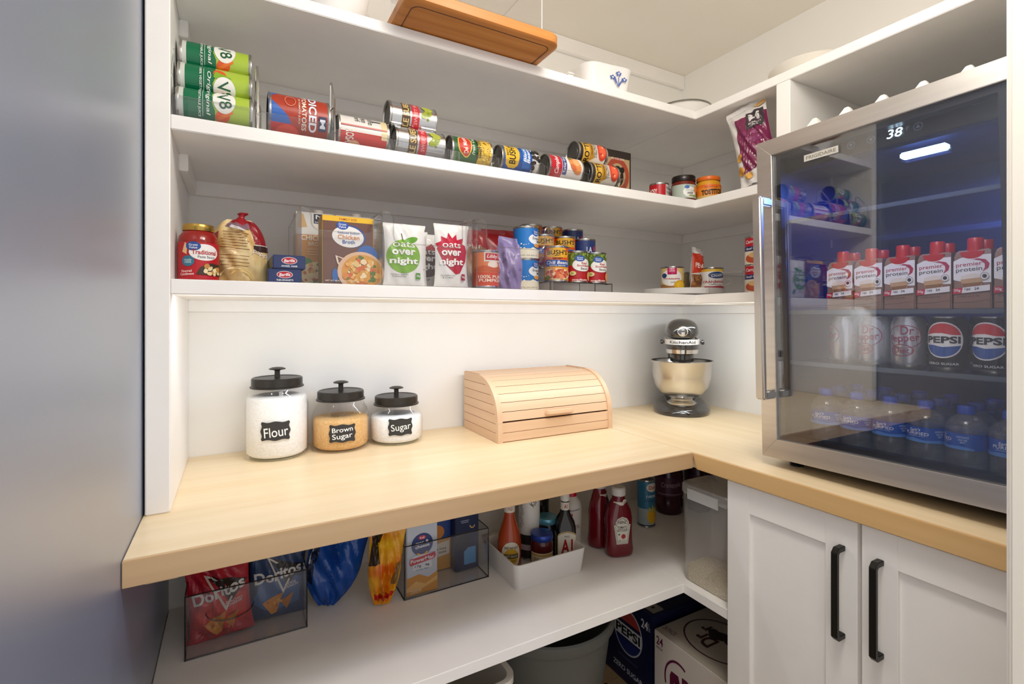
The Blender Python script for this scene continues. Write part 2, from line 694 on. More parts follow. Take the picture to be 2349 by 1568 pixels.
struct('wall_back', MB().box(XW - .1, .1, 0, .1, 0, ZT, WALLP))
struct('wall_right', MB().box(0, .1, -1.60, 0, 0, ZT, WALLP))
tag(struct('wall_left', MB().box(XW - .1, XW, -1.5, 0, 0, ZT, NAVY)), 'satin slate blue wall beside the shelves')
struct('ceiling', MB().box(XW - .1, .1, -2.2, .1, ZT, ZT + .1, CEILP))
struct('wall_front', MB().box(-.885, 0, YD - .12, YD, 0, ZT, WALLP))
fl = struct('floor', MB().box(XW - .1, .1, -1.63, .1, -.05, -.008, C('#6a5440', 0.6)))
OAK = wood('oak_plank', '#a98a63', '#c2a47b', 'x', 0.45, s=.7)
pl = MB().box(-.60, .60, -.0615, .0615, -.008, 0, OAK).mesh('plank', 0.001)
for j in range(13):
    y = -.0625 - j * .125
    x = -2.2 + (j * .47) % 1.2
    while x < .5:
        c = put('plank', pl, fl)
        c.location = (max(XW - .1 + .55, min(x, -.5)), y, -.0005 * ((j + int(x * 3)) % 2)) if not (XW + .5 < x < -.5) else (x, y, 0)
        x += 1.202
# door casing at the right edge of the view
dc = tag(bpy.data.objects.new('door_casing', None), kind='structure')
dc.name = 'trim_1'
COL.objects.link(dc)
CREAM = C('#e9e4d9', 0.4)
MB().box(-.905, -.885, YD - .124, YD + .0, 0, ZT, PAINT).build('jamb_board', dc, 0.002)
MB().box(-.925, -.905, YD - .034, YD - .008, 0, ZT, CREAM).build('door_stop', dc, 0.004)
struct('trim_2', MB().box(XW, 0, -.016, 0, ZT - .062, ZT, PAINT), 0.003)


# ================================================================== built-in shelving
names = ['topmost white L-shaped wall shelf just below the ceiling', 'middle white L-shaped wall shelf carrying lying tins in clear feeders',
         'lowest white L-shaped wall shelf right above the lit backsplash']
XP = (-1.9698, -1.9284)          # left upright
YV = (-0.735, -0.777)            # right divider
for i, (zt, zb, zc) in enumerate(SH):
    t = thing('wall_shelf', names[i], 'shelf', (0, 0, zb), group='built-in wall shelves')
    h = zt - zb
    MB().box(XP[1], -SX, -SY, 0, 0, h, PAINT).build('back_board', t, 0.0015)
    MB().box(-SX, 0, -1.372 if i == 0 else YV[0], 0, 0, h, PAINT).build('side_board', t, 0.0015)
    MB().box(XP[1], 0, -.018, 0, zc - zb, 0, PAINT).build('cleat', t, 0.0015)
    MB().box(-.018, 0, YV[0] if i else -1.372, -.018, zc - zb, 0, PAINT).build('cleat', t, 0.0015)
    if i < 2:
        MB().box(XP[1], XP[1] + .018, -.27, -.018, zc - zb, 0, PAINT).build('cleat', t, 0.0015)
tag(MB().box(XP[0], XP[1], -SY, 0, ZC, ZT, PAINT).build('shelf_upright', None, 0.002), 'tall white upright panel at the left end of the shelves', 'panel')
tag(MB().box(-SX, 0, YV[1], YV[0], ZC, SH[0][1], PAINT).build('shelf_divider', None, 0.002), 'white vertical divider panel between the shelves and the drinks cooler', 'panel')

t = thing('worktop', 'light maple L-shaped worktop with thick front edge', 'worktop', (0, 0, ZC))
MB().box(XW + .001, -DX, -DY, 0, -TC, 0, TOPX).build('back_run', t, 0.0015)
MB().box(-DX + .0006, 0, YD + .001, 0, -TC, 0, TOPY).build('side_run', t, 0.0015)
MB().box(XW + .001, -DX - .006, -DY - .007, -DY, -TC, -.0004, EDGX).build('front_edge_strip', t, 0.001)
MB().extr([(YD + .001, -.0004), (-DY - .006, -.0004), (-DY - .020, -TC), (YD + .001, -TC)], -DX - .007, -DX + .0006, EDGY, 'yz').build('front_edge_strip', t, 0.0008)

t = thing('lower_shelf', 'white shelf under the worktop holding snack bins and sauces', 'shelf', (0, 0, .507))
MB().box(XW + .001, -.647, -.59, 0, -.028, 0, PAINT).build('back_board', t, 0.0015)
MB().box(-.647, 0, -.742, 0, -.028, 0, PAINT).build('side_board', t, 0.0015)
MB().box(XW + .001, 0, -.018, 0, -.066, -.028, PAINT).build('cleat', t, 0.0015)
MB().box(XW + .028, XW + .075, -.628, -.60, -TC - .009, -TC, EDGX).build('support_block', bpy.data.objects['worktop'], 0.001)

# base cabinet
t = thing('base_cabinet', 'white shaker base cabinet with two doors under the drinks cooler', 'cabinet', (0, 0, 0))
MB().box(-.632, 0, YD + .002, -.743, .10, ZC - TC - .001, PAINT).box(-.57, 0, YD + .002, -.745, 0, .10, C('#6f6a63')).build('cabinet_body', t, 0.001)


def shaker(y0, y1, hy):
    d = bpy.data.objects.new('door', None)
    COL.objects.link(d)
    d.parent = t
    z0, z1, x0, x1, st = .112, .862, -.652, -.634, .066
    MB().box(x0, x1, y1, y1 + st, z0, z1, PAINT).build('stile', d, 0.0008)
    MB().box(x0, x1, y0 - st, y0, z0, z1, PAINT).build('stile', d, 0.0008)
    MB().box(x0, x1, y1 + st, y0 - st, z1 - .07, z1, PAINT).build('rail', d, 0.0008)
    MB().box(x0, x1, y1 + st, y0 - st, z0, z0 + .07, PAINT).build('rail', d, 0.0008)
    MB().box(x0 + .009, x1, y1 + st - .004, y0 - st + .004, z0 + .06, z1 - .06, PAINT).build('panel', d)
    hb = MB()
    pts = [(x0, .803), (x0 - .024, .803), (x0 - .034, .793), (x0 - .034, .611), (x0 - .024, .601), (x0, .601),
           (x0, .612), (x0 - .021, .612), (x0 - .0245, .6155), (x0 - .0245, .7885), (x0 - .021, .792), (x0, .792)]
    hb.extr([(a, b) for a, b in pts], hy - .0065, hy + .0065, BLACKM, 'xz')
    tag(hb.build('handle', d, 0.001), 'black bar handle')


shaker(-.7445, -1.066, -1.036)
shaker(-1.0745, YD + .004, -1.110)

# ================================================================== on the worktop
def glass_jar(label, x, hb, fill, fcol, words, group='glass jars on the worktop'):
    """hb = height of glass body up to the mouth; body radius .082"""
    t = thing('storage_jar', label, 'jar', (x, -.090, ZC), (0, 0, -11), group)
    r = .082
    prof = [(0, .004), (r - .012, .004), (r - .004, .001), (r, .010), (r, hb - .062), (r - .004, hb - .045), (r - .014, hb - .025), (.062, hb - .010), (.059, hb)]
    MB().lathe(prof, GLASS, 48).build('glass_body', t, angle=60)
    MB().lathe([(0, .001), (r - .016, .0), (r - .012, .0025), (0, .003)], C('#c9c2a4', 0.2), 40).build('thick_glass_base', t)
    q = r - .0045
    k = MB()
    fm = noise_mat('filling_' + words[0].lower(), *fcol, scale=(160, 160, 160), rough=0.9, spec=0.1, bump=0.6)
    k.lathe([(0, .008), (q - .008, .008), (q, .016), (q, fill - .006), (q - .004, fill), (q * .6, fill + .004), (q * .3, fill + .001), (0, fill + .003)], fm, 48)
    k.build('contents', t, angle=60)
    l = MB()
    R0 = .066
    l.lathe([(R0 + .0035, hb - .014), (R0 + .0035, hb - .011), (R0, hb - .009), (R0, hb + .010), (R0 - .003, hb + .013), (R0 - .008, hb + .013), (R0 - .010, hb + .0115), (0, hb + .013)], C('#383531', 0.36, 0.5), 48)  # black lid and knob lightened to grey, their sheen put into the base colour
    lid = l.build('lid', t)
    MB().lathe([(.0075, hb + .012), (.007, hb + .031), (.010, hb + .033), (.0215, hb + .035), (.022, hb + .037), (.014, hb + .0405), (0, hb + .042)], C('#383531', 0.36, 0.5), 28).build('knob', lid)
    # scalloped chalk label
    top = [(u, .87 + .055 * math.cos(2 * math.pi * u)) for u in [.88 - 1.76 * i / 24 for i in range(25)]]
    lef = [(-.935 - .05 * math.cos(2 * math.pi * v), v * .92) for v in [.80 - 1.6 * i / 14 for i in range(15)]]
    E = [(.5 + u / 2, .5 + v / 2) for u, v in top + lef + [(-u, -v) for u, v in top] + [(-u, -v) for u, v in lef]]
    chalk = C('#f3f2ee', 0.9)
    ops = [('p', E, C('#33312f', 0.75))]
    if len(words) == 1:
        ops.append(('t', words[0], .52, .45, .78, .46, chalk, 5, 0.004))
    else:
        ops += [('t', words[0], .5, .69, .74, .24, chalk, 4, 0.008), ('t', words[1], .5, .33, .72, .34, chalk, 5, 0.008)]
    put('chalk_label', art_mesh('chalk_label', ops, .077, .056, cyl_map(r + .0006, 4, .056 if hb > .2 else .030), ds=.006), t)
    return t


glass_jar('tall glass jar of flour with black lid and chalk label', -1.712, .206, .168, ('#f4f2ee', '#fbfaf7'), ['Flour'])
glass_jar('glass jar of brown sugar between the flour and sugar jars', -1.540, .157, .092, ('#d9aa6c', '#e6bd84'), ['Brown', 'Sugar'])
glass_jar('shortest glass jar of white sugar beside the bread box', -1.372, .129, .083, ('#f3f3f4', '#fcfcfc'), ['Sugar'])

# roll-top bread box
BW, BD = .446, .262
t = thing('bread_box', 'beech wood roll-top bread box with slatted front', 'bread box', (-.889, -.026, ZC))
prof = [(0, 0), (-BD, 0), (-BD, .060)]
ctr, rr = (-.120, .048), .140
for a in range(0, 91, 6):
    prof.append((ctr[0] - rr * math.cos(R(a)) * 1.0, ctr[1] + .012 + rr * math.sin(R(a)) * .985))
prof += [(0, .198)]
GR = C('#b98d62', 0.6)


def clip_band(P, z0, z1):
    def half(Q, f, zz):
        out = []
        for i in range(len(Q)):
            a, b = Q[i], Q[(i + 1) % len(Q)]
            if f(a[1]):
                out.append(a)
            if f(a[1]) != f(b[1]):
                k = (zz - a[1]) / (b[1] - a[1])
                out.append((a[0] + (b[0] - a[0]) * k, zz))
        return out
    return half(half(P, lambda z: z >= z0, z0), lambda z: z <= z1, z1)


for sx in (-1, 1):
    sp = bpy.data.objects.new('side_panel', None)
    COL.objects.link(sp)
    sp.parent = t
    x0, x1 = (-BW / 2, -BW / 2 + .012) if sx < 0 else (BW / 2 - .012, BW / 2)
    n = 7
    for k in range(n):
        q = clip_band(prof, .198 * k / n + .0008, .198 * (k + 1) / n - .0008)
        q = [(max(y, -BD), z) for y, z in q]
        if len(q) > 2:
            MB().extr(q, x0, x1, BEECHY, 'yz').build('plank', sp)
    MB().extr(prof, x0 + .003, x1 - .003, GR, 'yz').build('core', sp)
    # arched edge strip along the curve
    out = [p for p in prof[1:-1]]
    inn = [(p[0] + .016 if i < 2 else ctr[0] + (p[0] - ctr[0]) * .885, p[1] if i < 2 else ctr[1] + .012 + (p[1] - ctr[1] - .012) * .885) for i, p in enumerate(out)]
    b = MB()
    xa, xb = (x0 - .002, x1 + .003) if sx < 0 else (x0 - .003, x1 + .002)
    vs = []
    for o_, i_ in zip(out, inn):
        vs += [(xa, o_[0] - .001, o_[1]), (xb, o_[0] - .001, o_[1]), (xb, i_[0], i_[1]), (xa, i_[0], i_[1])]
    fs = []
    for k in range(len(out) - 1):
        for c in range(4):
            fs.append((k * 4 + c, k * 4 + (c + 1) % 4, k * 4 + 4 + (c + 1) % 4, k * 4 + 4 + c))
    fs += [(0, 1, 2, 3), tuple(len(vs) - 4 + c for c in range(4))]
    b.add(vs, fs, BEECHY)
    b.build('arched_edge', sp)
xi = BW / 2 - .0125
MB().box(-xi, xi, -.004, 0, 0, .196, BEECH).build('back_panel', t)
MB().box(-xi, xi, -BD + .01, -.004, 0, .006, BEECH).build('bottom', t)
MB().box(-xi, xi, -.120, -.002, .186, .194, BEECH).build('top_panel', t, 0.001)
for z0, z1 in ((.002, .029), (.030, .0595)):
    MB().box(-xi, xi, -BD + .003, -BD + .014, z0, z1, BEECH).build('front_plank', t, 0.001)
rd = bpy.data.objects.new('roll_door', None)
COL.objects.link(rd)
rd.parent = t
ns = 7
for k in range(ns):
    a0, a1 = R(2 + 88 * k / ns), R(2 + 88 * (k + 1) / ns - .7)
    P = []
    for rad in (rr - .004, rr - .013):
        seg = [(ctr[0] - rad * math.cos(a0 + (a1 - a0) * i / 3), ctr[1] + .012 + rad * math.sin(a0 + (a1 - a0) * i / 3) * .985) for i in range(4)]
        P += seg if rad > rr - .01 else seg[::-1]
    MB().extr(P, -xi + .003, xi - .003, BEECH, 'yz').build('slat', rd)
MB().extr([(ctr[0] - (rr - .014) * math.cos(R(a)), ctr[1] + .012 + (rr - .014) * math.sin(R(a)) * .985) for a in range(-4, 91, 6)] + [(ctr[0], .15), (ctr[0] - .10, .05)], -xi + .006, xi - .006, C('#5b432c'), 'yz').build('backing', rd)
MB().box(-.052, .052, ctr[0] - rr - .016, ctr[0] - rr + .004, .073, .086, BEECH).build('pull_bar', rd, 0.003)

# stand mixer
t = thing('stand_mixer', 'dark grey stand mixer with steel bowl in the corner', 'mixer', (-.205, -.180, ZC), (0, 0, -46))
MX = C('#2b2927', 0.12, 0.0, 0.6, 0.6)


def sup(hw, hl, cy, z, n=36, e=2.4):
    return [(hw * math.copysign(abs(math.cos(2 * math.pi * k / n)) ** (2 / e), math.cos(2 * math.pi * k / n)),
             cy + hl * math.copysign(abs(math.sin(2 * math.pi * k / n)) ** (2 / e), math.sin(2 * math.pi * k / n)), z) for k in range(n)]


b = MB()
b.loft([sup(.110, .165, .02, .0), sup(.113, .168, .02, .006), sup(.112, .166, .02, .018), sup(.098, .150, .025, .034), sup(.086, .135, .035, .043), sup(.070, .115, .045, .046)], MX)
b.build('base', t, angle=55)
b = MB()
b.loft([sup(.066, .055, .115, .040), sup(.056, .045, .125, .09), sup(.050, .042, .128, .16), sup(.052, .046, .125, .22), sup(.060, .060, .11, .285)], MX)
b.build('column', t, angle=55)


def headring(y, hw, zb, zt, n=32):
    out = []
    for k in range(n):
        a = 2 * math.pi * k / n
        c, s_ = math.cos(a), math.sin(a)
        zc_ = zb + (zt - zb) * .42
        out.append((hw * math.copysign(abs(c) ** .8, c), y, zc_ + (zt - zc_ if s_ > 0 else zc_ - zb) * math.copysign(abs(s_) ** .9, s_)))
    return out


b = MB()
b.loft([headring(-.178, .020, .318, .342), headring(-.174, .040, .306, .356), headring(-.160, .054, .301, .368), headring(-.13, .061, .299, .377), headring(-.06, .064, .297, .381),
        headring(.05, .064, .290, .379), headring(.13, .058, .285, .370), headring(.17, .045, .290, .352), headring(.185, .020, .305, .335)], MX)
hd = b.build('head', t, angle=60)


def ushape(rad, off):
    return [(-rad, .14)] + [(rad * math.cos(R(a)), -.098 + rad * 1.28 * math.sin(R(a))) for a in range(180, 361, 10)] + [(rad, .14)]


def trim(z0, z1, rad, mat, name, par):
    o_, i_ = ushape(rad, 0), ushape(rad - .004, 0)
    bb = MB()
    vs, fs = [], []
    for p, q in zip(o_, i_):
        vs += [(p[0], p[1], z0), (p[0], p[1], z1), (q[0], q[1], z1), (q[0], q[1], z0)]
    for k in range(len(o_) - 1):
        for c in range(4):
            fs.append((k * 4 + c, k * 4 + (c + 1) % 4, k * 4 + 4 + (c + 1) % 4, k * 4 + 4 + c))
    bb.add(vs, fs, mat)
    return bb.build(name, par)


tb = trim(.281, .301, .0655, C('#d3d1cd', 0.35, 0.15), 'trim_band', hd)
put('lettering', art_mesh('lettering', [('t', 'KitchenAid', .5, .5, .98, .55, '#1c1a19', 0, 0.01)], .105, .020,
    lambda s, q, l: (.0655 * math.sin(s / .0655), -.098 - (.0655 * 1.28 + l + .0006) * math.cos(s / .0655), .281 + q), ds=.006), tb)
b = MB()
b.lathe([(.064, .262), (.0655, .266), (.0655, .280)], MX, 36, (0, -.098, 0), sy=1.28)
b.build('lower_housing', hd)
b = MB()
b.lathe([(.040, .240), (.060, .246), (.062, .262), (.058, .263)], CHROME, 36, (0, -.098, 0), sy=1.1)
b.build('planetary_ring', hd)
MB().lathe([(0, .206), (.030, .206), (.044, .214), (.046, .242)], MX, 28, (0, -.095, 0)).lathe([(.006, .10), (.006, .21)], CHROME, 12, (0, -.095, 0)).build('beater_shaft', hd)
MB().lathe([(0, .006), (.016, .006), (.0195, .004), (.0195, -.010)], CHROME, 32, (0, -.176, .333), 'y').box(-.014, .014, -.185, -.181, .330, .336, TIND).build('hub_cap', hd)
MB().lathe([(0, .004), (.004, .004), (.005, .0), (.004, -.02)], MX, 12, (.030, -.168, .334), 'y').build('hub_screw', hd)
for sx in (-1, 1):
    MB().lathe([(0, .082), (.008, .082), (.0095, .078), (.0095, .072), (.004, .070), (.004, .058)], MX, 18, (0, -.098, .289), 'x').build('side_knob', hd).scale = (sx, 1, 1)
bw = MB()
bw.lathe([(0, .062), (.034, .062), (.058, .070), (.080, .087), (.098, .113), (.107, .15), (.112, .205), (.1155, .208), (.1165, .212), (.114, .214), (.110, .210), (.104, .150), (.095, .117), (.077, .091), (.055, .075), (.03, .068), (0, .067)], C('#cfccc7', 0.26, 1.0), 48, (0, -.055, 0), sx=1.05, sy=1.05)
bw.lathe([(.052, .044), (.054, .047), (.050, .052), (.044, .054), (.040, .062)], CHROME, 36, (0, -.055, 0))
bw.build('bowl', t, angle=50)
MB().lathe([(0, .052), (.054, .050), (.058, .046), (.058, .040)], C('#bdbab5', 0.2, 1.0), 36, (0, -.055, 0)).build('bowl_clamp_plate', t)

# ================================================================== drinks cooler
FX, FY = -.600, -.811
t = thing('drinks_cooler', 'stainless steel glass-door drinks cooler with blue light on the worktop', 'fridge', (FX, FY, ZC))
FW = .535                                   # width along -y
DARK = C('#0c0f1a', 0.35)
LINER = C('#1b2648', 0.38)
b = MB()
b.box(.040, .565, -FW, -FW + .022, .022, .846, C('#3a3a3c', 0.4)).box(.040, .565, -.022, 0, .022, .846, C('#3a3a3c', 0.4))
b.box(.040, .565, -FW + .022, -.022, .822, .846, C('#3a3a3c', 0.4)).box(.545, .565, -FW + .022, -.022, .022, .822, C('#3a3a3c', 0.4)).box(.040, .565, -FW + .022, -.022, .022, .052, C('#3a3a3c', 0.4))
b.build('outer_case', t, 0.002)
b = MB()
b.box(.536, .545, -FW + .022, -.022, .052, .822, LINER).box(.042, .536, -FW + .022, -FW + .034, .052, .822, LINER).box(.042, .536, -.034, -.022, .052, .822, LINER)
b.box(.042, .536, -FW + .034, -.034, .800, .822, LINER).box(.042, .536, -FW + .034, -.034, .052, .066, DARK)
b.build('inner_liner', t, 0.002)
for fx in (.07, .52):
    for fy in (-.05, -FW + .05):
        MB().lathe([(0, 0), (.016, 0), (.017, .006), (.012, .008), (.012, .023), (0, .023)], DARK, 16, (fx, fy, 0)).build('foot', t)
SHG = thin_clear('cooler_shelf_glass', (0.55, 0.62, 0.70), 1.6)
for z in (.274, .404, .640):
    g = bpy.data.objects.new('shelf', None)
    COL.objects.link(g)
    g.parent = t
    MB().box(.055, .50, -FW + .036, -.036, z - .005, z, SHG).build('glass_plate', g)
    MB().box(.048, .056, -FW + .036, -.036, z - .009, z + .0012, C('#5b6674', 0.25, 0.4)).build('front_lip', g, 0.001)
pn = MB().box(.043, .075, -FW + .034, -.034, .766, .818, C('#101218', 0.3)).build('control_panel', t, 0.002)
WHITE_E = emit('display_glow', (0.55, 0.80, 1.0), 9.0)
grey = '#8f99a6'


def pm(s, q, l):
    return (.0425 - l, -s, q)


def icon(y, z, up):
    k = 1 if up else -1
    return [('ring', y, z, .0085, .0085, .16, grey), ('p', [(y - .0045, z - .003 * k), (y + .0045, z - .003 * k), (y, z + .0048 * k)], grey)]


# panel art in metres: u = distance along the panel, v = height
ops = icon(.195, .790, False) + icon(.237, .790, False) + icon(.326, .790, True) + [('t', 'F', .308, .792, .006, .009, grey)]
put('printed_icons', art_mesh('printed_icons', ops, 1, 1, pm, u0=0), pn)
put('display_digits', art_mesh('display_digits', [('t', '38', .283, .790, .030, .019, WHITE_E, 0, 0.004, 0.15), ('r', .277, .812, .008, .003, WHITE_E), ('r', .291, .812, .010, .003, WHITE_E)], 1, 1, pm, u0=0), pn)
lm = MB().box(.188, .212, -.320, -.230, .770, .784, emit('cooler_lamp_glow', (0.35, 0.62, 1.0), 16.0)).build('lamp', t, 0.003)
area('cooler_lamp_light', (FX + .20, FY - .275, ZC + .766), (0, 0, 0), .03, .09, 9.0, (0.10, 0.22, 1.0))
put('printed_emblem', art_mesh('printed_emblem', [('t', 'CFC', .5, .5, 1, .6, '#7c8cb0', 0, 0.01, 0.2)], .035, .02, lambda s, q, l: (.535 - l, -.40 - s, .70 + q)), t)

d = bpy.data.objects.new('door', None)
COL.objects.link(d)
d.parent = t
d.rotation_euler = (R(-1.2), 0, 0)
z0, z1, fw = .024, .849, .042
fb = .049
A = [(0, z0), (-FW, z0), (-FW, z1), (0, z1)]
I = [(-fw, z0 + fb), (-FW + fw, z0 + fb), (-FW + fw, z1 - fw), (-fw, z1 - fw)]
for k in range(4):
    j = (k + 1) % 4
    MB().extr([A[k], A[j], I[j], I[k]], 0, .036, STEEL, 'yz').build('steel_rail', d, 0.0012)
b = MB()
for k in range(4):
    j = (k + 1) % 4
    G = [(p[0] + (-.016 if p[0] > -.2 else .016), p[1] + (.014 if p[1] < .4 else -.014)) for p in I]
    b.extr([I[k], I[j], G[j], G[k]], .012, .036, DARK, 'yz')
b.build('gasket', d)
m, nt, bs, out = newmat('coated_door_glass')
nt.nodes.remove(bs)
tr = nt.nodes.new('ShaderNodeBsdfTransparent')
tr.inputs[0].default_value = (.98, .985, 1.0, 1)
gl = nt.nodes.new('ShaderNodeBsdfGlossy')
gl.inputs['Roughness'].default_value = 0.0
fr = nt.nodes.new('ShaderNodeFresnel')
one_sided_ior(nt, fr, 2.25)
mx = nt.nodes.new('ShaderNodeMixShader')
nt.links.new(fr.outputs[0], mx.inputs[0])
nt.links.new(tr.outputs[0], mx.inputs[1])
nt.links.new(gl.outputs[0], mx.inputs[2])
nt.links.new(mx.outputs[0], out.inputs[0])
DGLASS = m
gp = MB().box(.006, .0105, -FW + fw - .001, -fw + .001, z0 + fb - .001, z1 - fw + .001, DGLASS).build('glass_pane', d)
put('brand_plate', art_mesh('brand_plate', [('r', .5, .5, 1, 1, C('#b9b5ab', .3)), ('t', 'FRIGIDAIRE', .5, .5, .86, .5, '#6d6a64', 0, 0.01)], .080, .016, lambda s, q, l: (.0055 - l, -.163 - s, .766 + q)), d)
h = MB()
HM = C('#d2cdc6', 0.3, 1.0)
h.box(-.056, -.040, -.046, -.022, .178, .694, HM)
h.box(-.041, 0, -.044, -.024, .178, .200, HM).box(-.041, 0, -.044, -.024, .672, .694, HM)
h.build('handle', d, 0.004, seg=3)

# white moulded tray with pointed peaks on top of the cooler
t = thing('peaked_tray', 'white moulded tray with pointed peaks on top of the drinks cooler', 'tray', (-.45, -1.05, ZC + .846), (0, 0, 0))
WP = C('#efece6', 0.6)
b = MB()
b.box(-.05, .135, -.26, .235, 0, .018, WP)
b.build('tray_base', t, 0.004)
for i in range(6):
    y = .187 - i * .0805
    for x in (0, .085):
        b = MB()
        vs = [(x - .036, y - .036, .017), (x + .036, y - .036, .017), (x + .036, y + .036, .017), (x - .036, y + .036, .017),
              (x - .005, y - .005, 0.077), (x + .005, y - .005, 0.077), (x + .005, y + .005, 0.077), (x - .005, y + .005, 0.077)]
        b.add(vs, [(0, 1, 5, 4), (1, 2, 6, 5), (2, 3, 7, 6), (3, 0, 4, 7), (4, 5, 6, 7)], WP)
        b.build('peak', t, 0.0015)


# ------------------------------------------------------------------ contents of the cooler
def shake_carton():
    t = thing('protein_shake_carton', 'x', 'carton')
    w, dd, h = .0590, .044, .118
    BR = C('#8a6a57', 0.35)
    b = MB()
    b.add([(-w / 2, 0, 0), (w / 2, 0, 0), (w / 2, dd, 0), (-w / 2, dd, 0), (-w / 2, 0, h - .012), (w / 2, 0, h - .012), (w / 2, dd, h), (-w / 2, dd, h), (-w / 2 + .004, .006, h), (w / 2 - .004, .006, h)],
          [(0, 3, 2, 1), (0, 1, 5, 4), (1, 2, 6, 9, 5), (2, 3, 7, 6), (3, 0, 4, 8, 7), (4, 5, 9, 8), (8, 9, 6, 7)], BR)
    b.build('carton_body', t, 0.002)
    MAG = '#b01d48'
    ops = [('p', [(0, .50), (0, .82), (.2, .87), (.5, .895), (.8, .905), (1, .905), (1, .44), (.8, .44), (.2, .47)], '#eceae6'),
           ('t', 'premier', .42, .745, .70, .085, MAG, 3, 0.006), ('t', 'protein', .42, .660, .70, .085, '#3c3a3c', 3, 0.002),
           ('p', [(.44, .825), (.66, .845), (.86, .82), (.96, .75), (.93, .68), (.78, .62), (.84, .69), (.84, .75), (.72, .81), (.56, .83)], MAG),
           ('p', [(.20, .50), (.80, .53), (.76, .40), (.68, .32), (.32, .31), (.24, .40)], '#c49f72'), ('p', [(.20, .50), (.80, .53), (.79, .57), (.5, .60), (.22, .56)], '#e6dccb'),
           ('p', [(.24, .43), (.77, .45), (.72, .38), (.28, .37)], '#8f6237'),
           ('e', .84, .545, .12, .065, '#e9e6e1'), ('ring', .84, .545, .115, .062, .12, '#8c8680'), ('e', .84, .545, .06, .032, '#3b3431'),
           ('p', [(0, .255), (.24, .27), (.27, .365), (0, .35)], '#c21a33'), ('p', [(.24, .27), (.98, .305), (.98, .40), (.27, .365)], '#e8e6e2'),
           ('t', '30g', .12, .315, .18, .055, '#f2eeea'), ('t', '160', .40, .335, .15, .04, '#3c3a3a'), ('t', '24', .64, .345, .12, .04, '#3c3a3a'), ('t', 'CAFE LATTE', .42, .215, .58, .028, '#3b2c25', 1),
           ('p', [(.0, .10), (.5, .11), (1, .15), (1, .157), (.5, .122), (0, .11)], '#5d4436')]
    put('printed_front', art_mesh('printed_front', ops, w * .98, h, flat_map(0, -.0001)), t)
    RED = C('#c01624', 0.3)
    MB().lathe([(.0155, h - .013), (.0145, h - .004), (.0125, h + .006), (.0125, h + .022), (.011, h + .024), (0, h + .024)], RED, 24, (0, .017, 0)).build('screw_cap', t)
    MB().extr([(-.018, h - .004)] + [(.018 * math.cos(R(a)), h - .006 + .012 * math.sin(R(a))) for a in range(180, 361, 15)] + [(.018, h - .004)], -.0006, .012, RED).build('cap_skirt', t)
    return t


ZS = ZC + .404
p0 = None
for row, x in enumerate((-.540, -.490)):
    for k in range(6):
        loc = (x, -.9715 - k * .0618, ZS + .0003)
        if row == 0:
            w_ = ['leftmost', 'second', 'third', 'fourth', 'fifth', 'sixth'][k]
            lab = '%s protein shake carton with red cap in the front row of the cooler' % w_ if k == 0 else '%s protein shake carton from the left in the cooler front row' % w_
        else:
            lab = 'protein shake carton in the %s row behind the front cartons' % ('', 'second', 'third')[row]
        if p0 is None:
            p0 = shake_carton()
            p0.location, p0.rotation_euler = loc, (0, 0, R(-90))
            p0['label'], p0['group'] = lab, 'protein shake cartons in the cooler'
        else:
            copy_tree(p0, loc, lab)


def soda_can(kind, loc, label, roll, rows='soda cans in the cooler'):
    t = thing('soda_can', label, 'can', loc, (0, 0, -90 + roll), rows)
    r, h = .0330, .1150
    base = C('#b9bcc4', 0.22, 0.75) if kind == 'dp' else C('#0d1420', 0.2, 0.3)
    MB().lathe([(0, .008, TIN), (.020, .008), (.0235, 0), (.026, .002), (r, .011, base), (r, h - .016), (.0275, h - .003, TIN), (.0275, h), (.0255, h), (.024, h - .006), (0, h - .006)], base, 40).build('body', t)
    if kind == 'dp':
        P = '#8e2446'
        ops = [('ring', .52, .62, .47, .22, .05, P, -150, 205), ('t', 'Dr', .60, .74, .32, .16, P, 0, 0.008), ('t', 'Pepper', .50, .575, .80, .19, P, 5, 0.008), ('ring', .46, .36, .30, .115, .12, P), ('t', 'Diet', .46, .36, .40, .11, P, 0, 0.004),
               ('t', '12 FL OZ (355 mL)', .6, .10, .5, .03, '#70727a')]
    else:
        ops = [('e', .5, .58, .47, .325, '#e8e8ea'), ('p', ell(.5, .58, .435, .30, 24, 18, 162) + [(.30, .70), (.5, .705), (.7, .675)], '#c0202c'),
               ('p', ell(.5, .58, .435, .30, 24, 198, 342) + [(.72, .47), (.5, .455), (.3, .485)], '#1f4f9c'), ('t', 'PEPSI', .5, .585, .80, .125, '#0c0c10', 0, 0.035), ('t', 'ZERO SUGAR', .5, .155, .72, .04, '#c9ced6', 0, 0.012)]
    put('printed_label', art_mesh('printed_label', ops, 2.25 * r, h, cyl_map(r + .0002), ds=r * .16, rough=.25), t)
    return t


ZS2 = ZC + .274 + .0003
soda_can('dp', (-.506, -.968, ZS2), 'leftmost silver diet soda can in the cooler', -58)
soda_can('dp', (-.506, -1.0335, ZS2), 'silver diet soda can turned partly away in the cooler', -16)
a = soda_can('dp', (-.508, -1.100, ZS2), 'silver diet soda can beside the black cola cans', 4)
c = soda_can('pepsi', (-.506, -1.169, ZS2), 'black cola can next to the silver diet soda', 3)
soda_can('pepsi', (-.506, -1.243, ZS2), 'black cola can furthest from the silver cans', -8)
for k in range(4):
    copy_tree(a if k < 2 else c, (-.434, -1.0 - k * .07, ZS2), 'silver diet soda can standing in the second row' if k < 2 else 'black cola can standing in the second row')


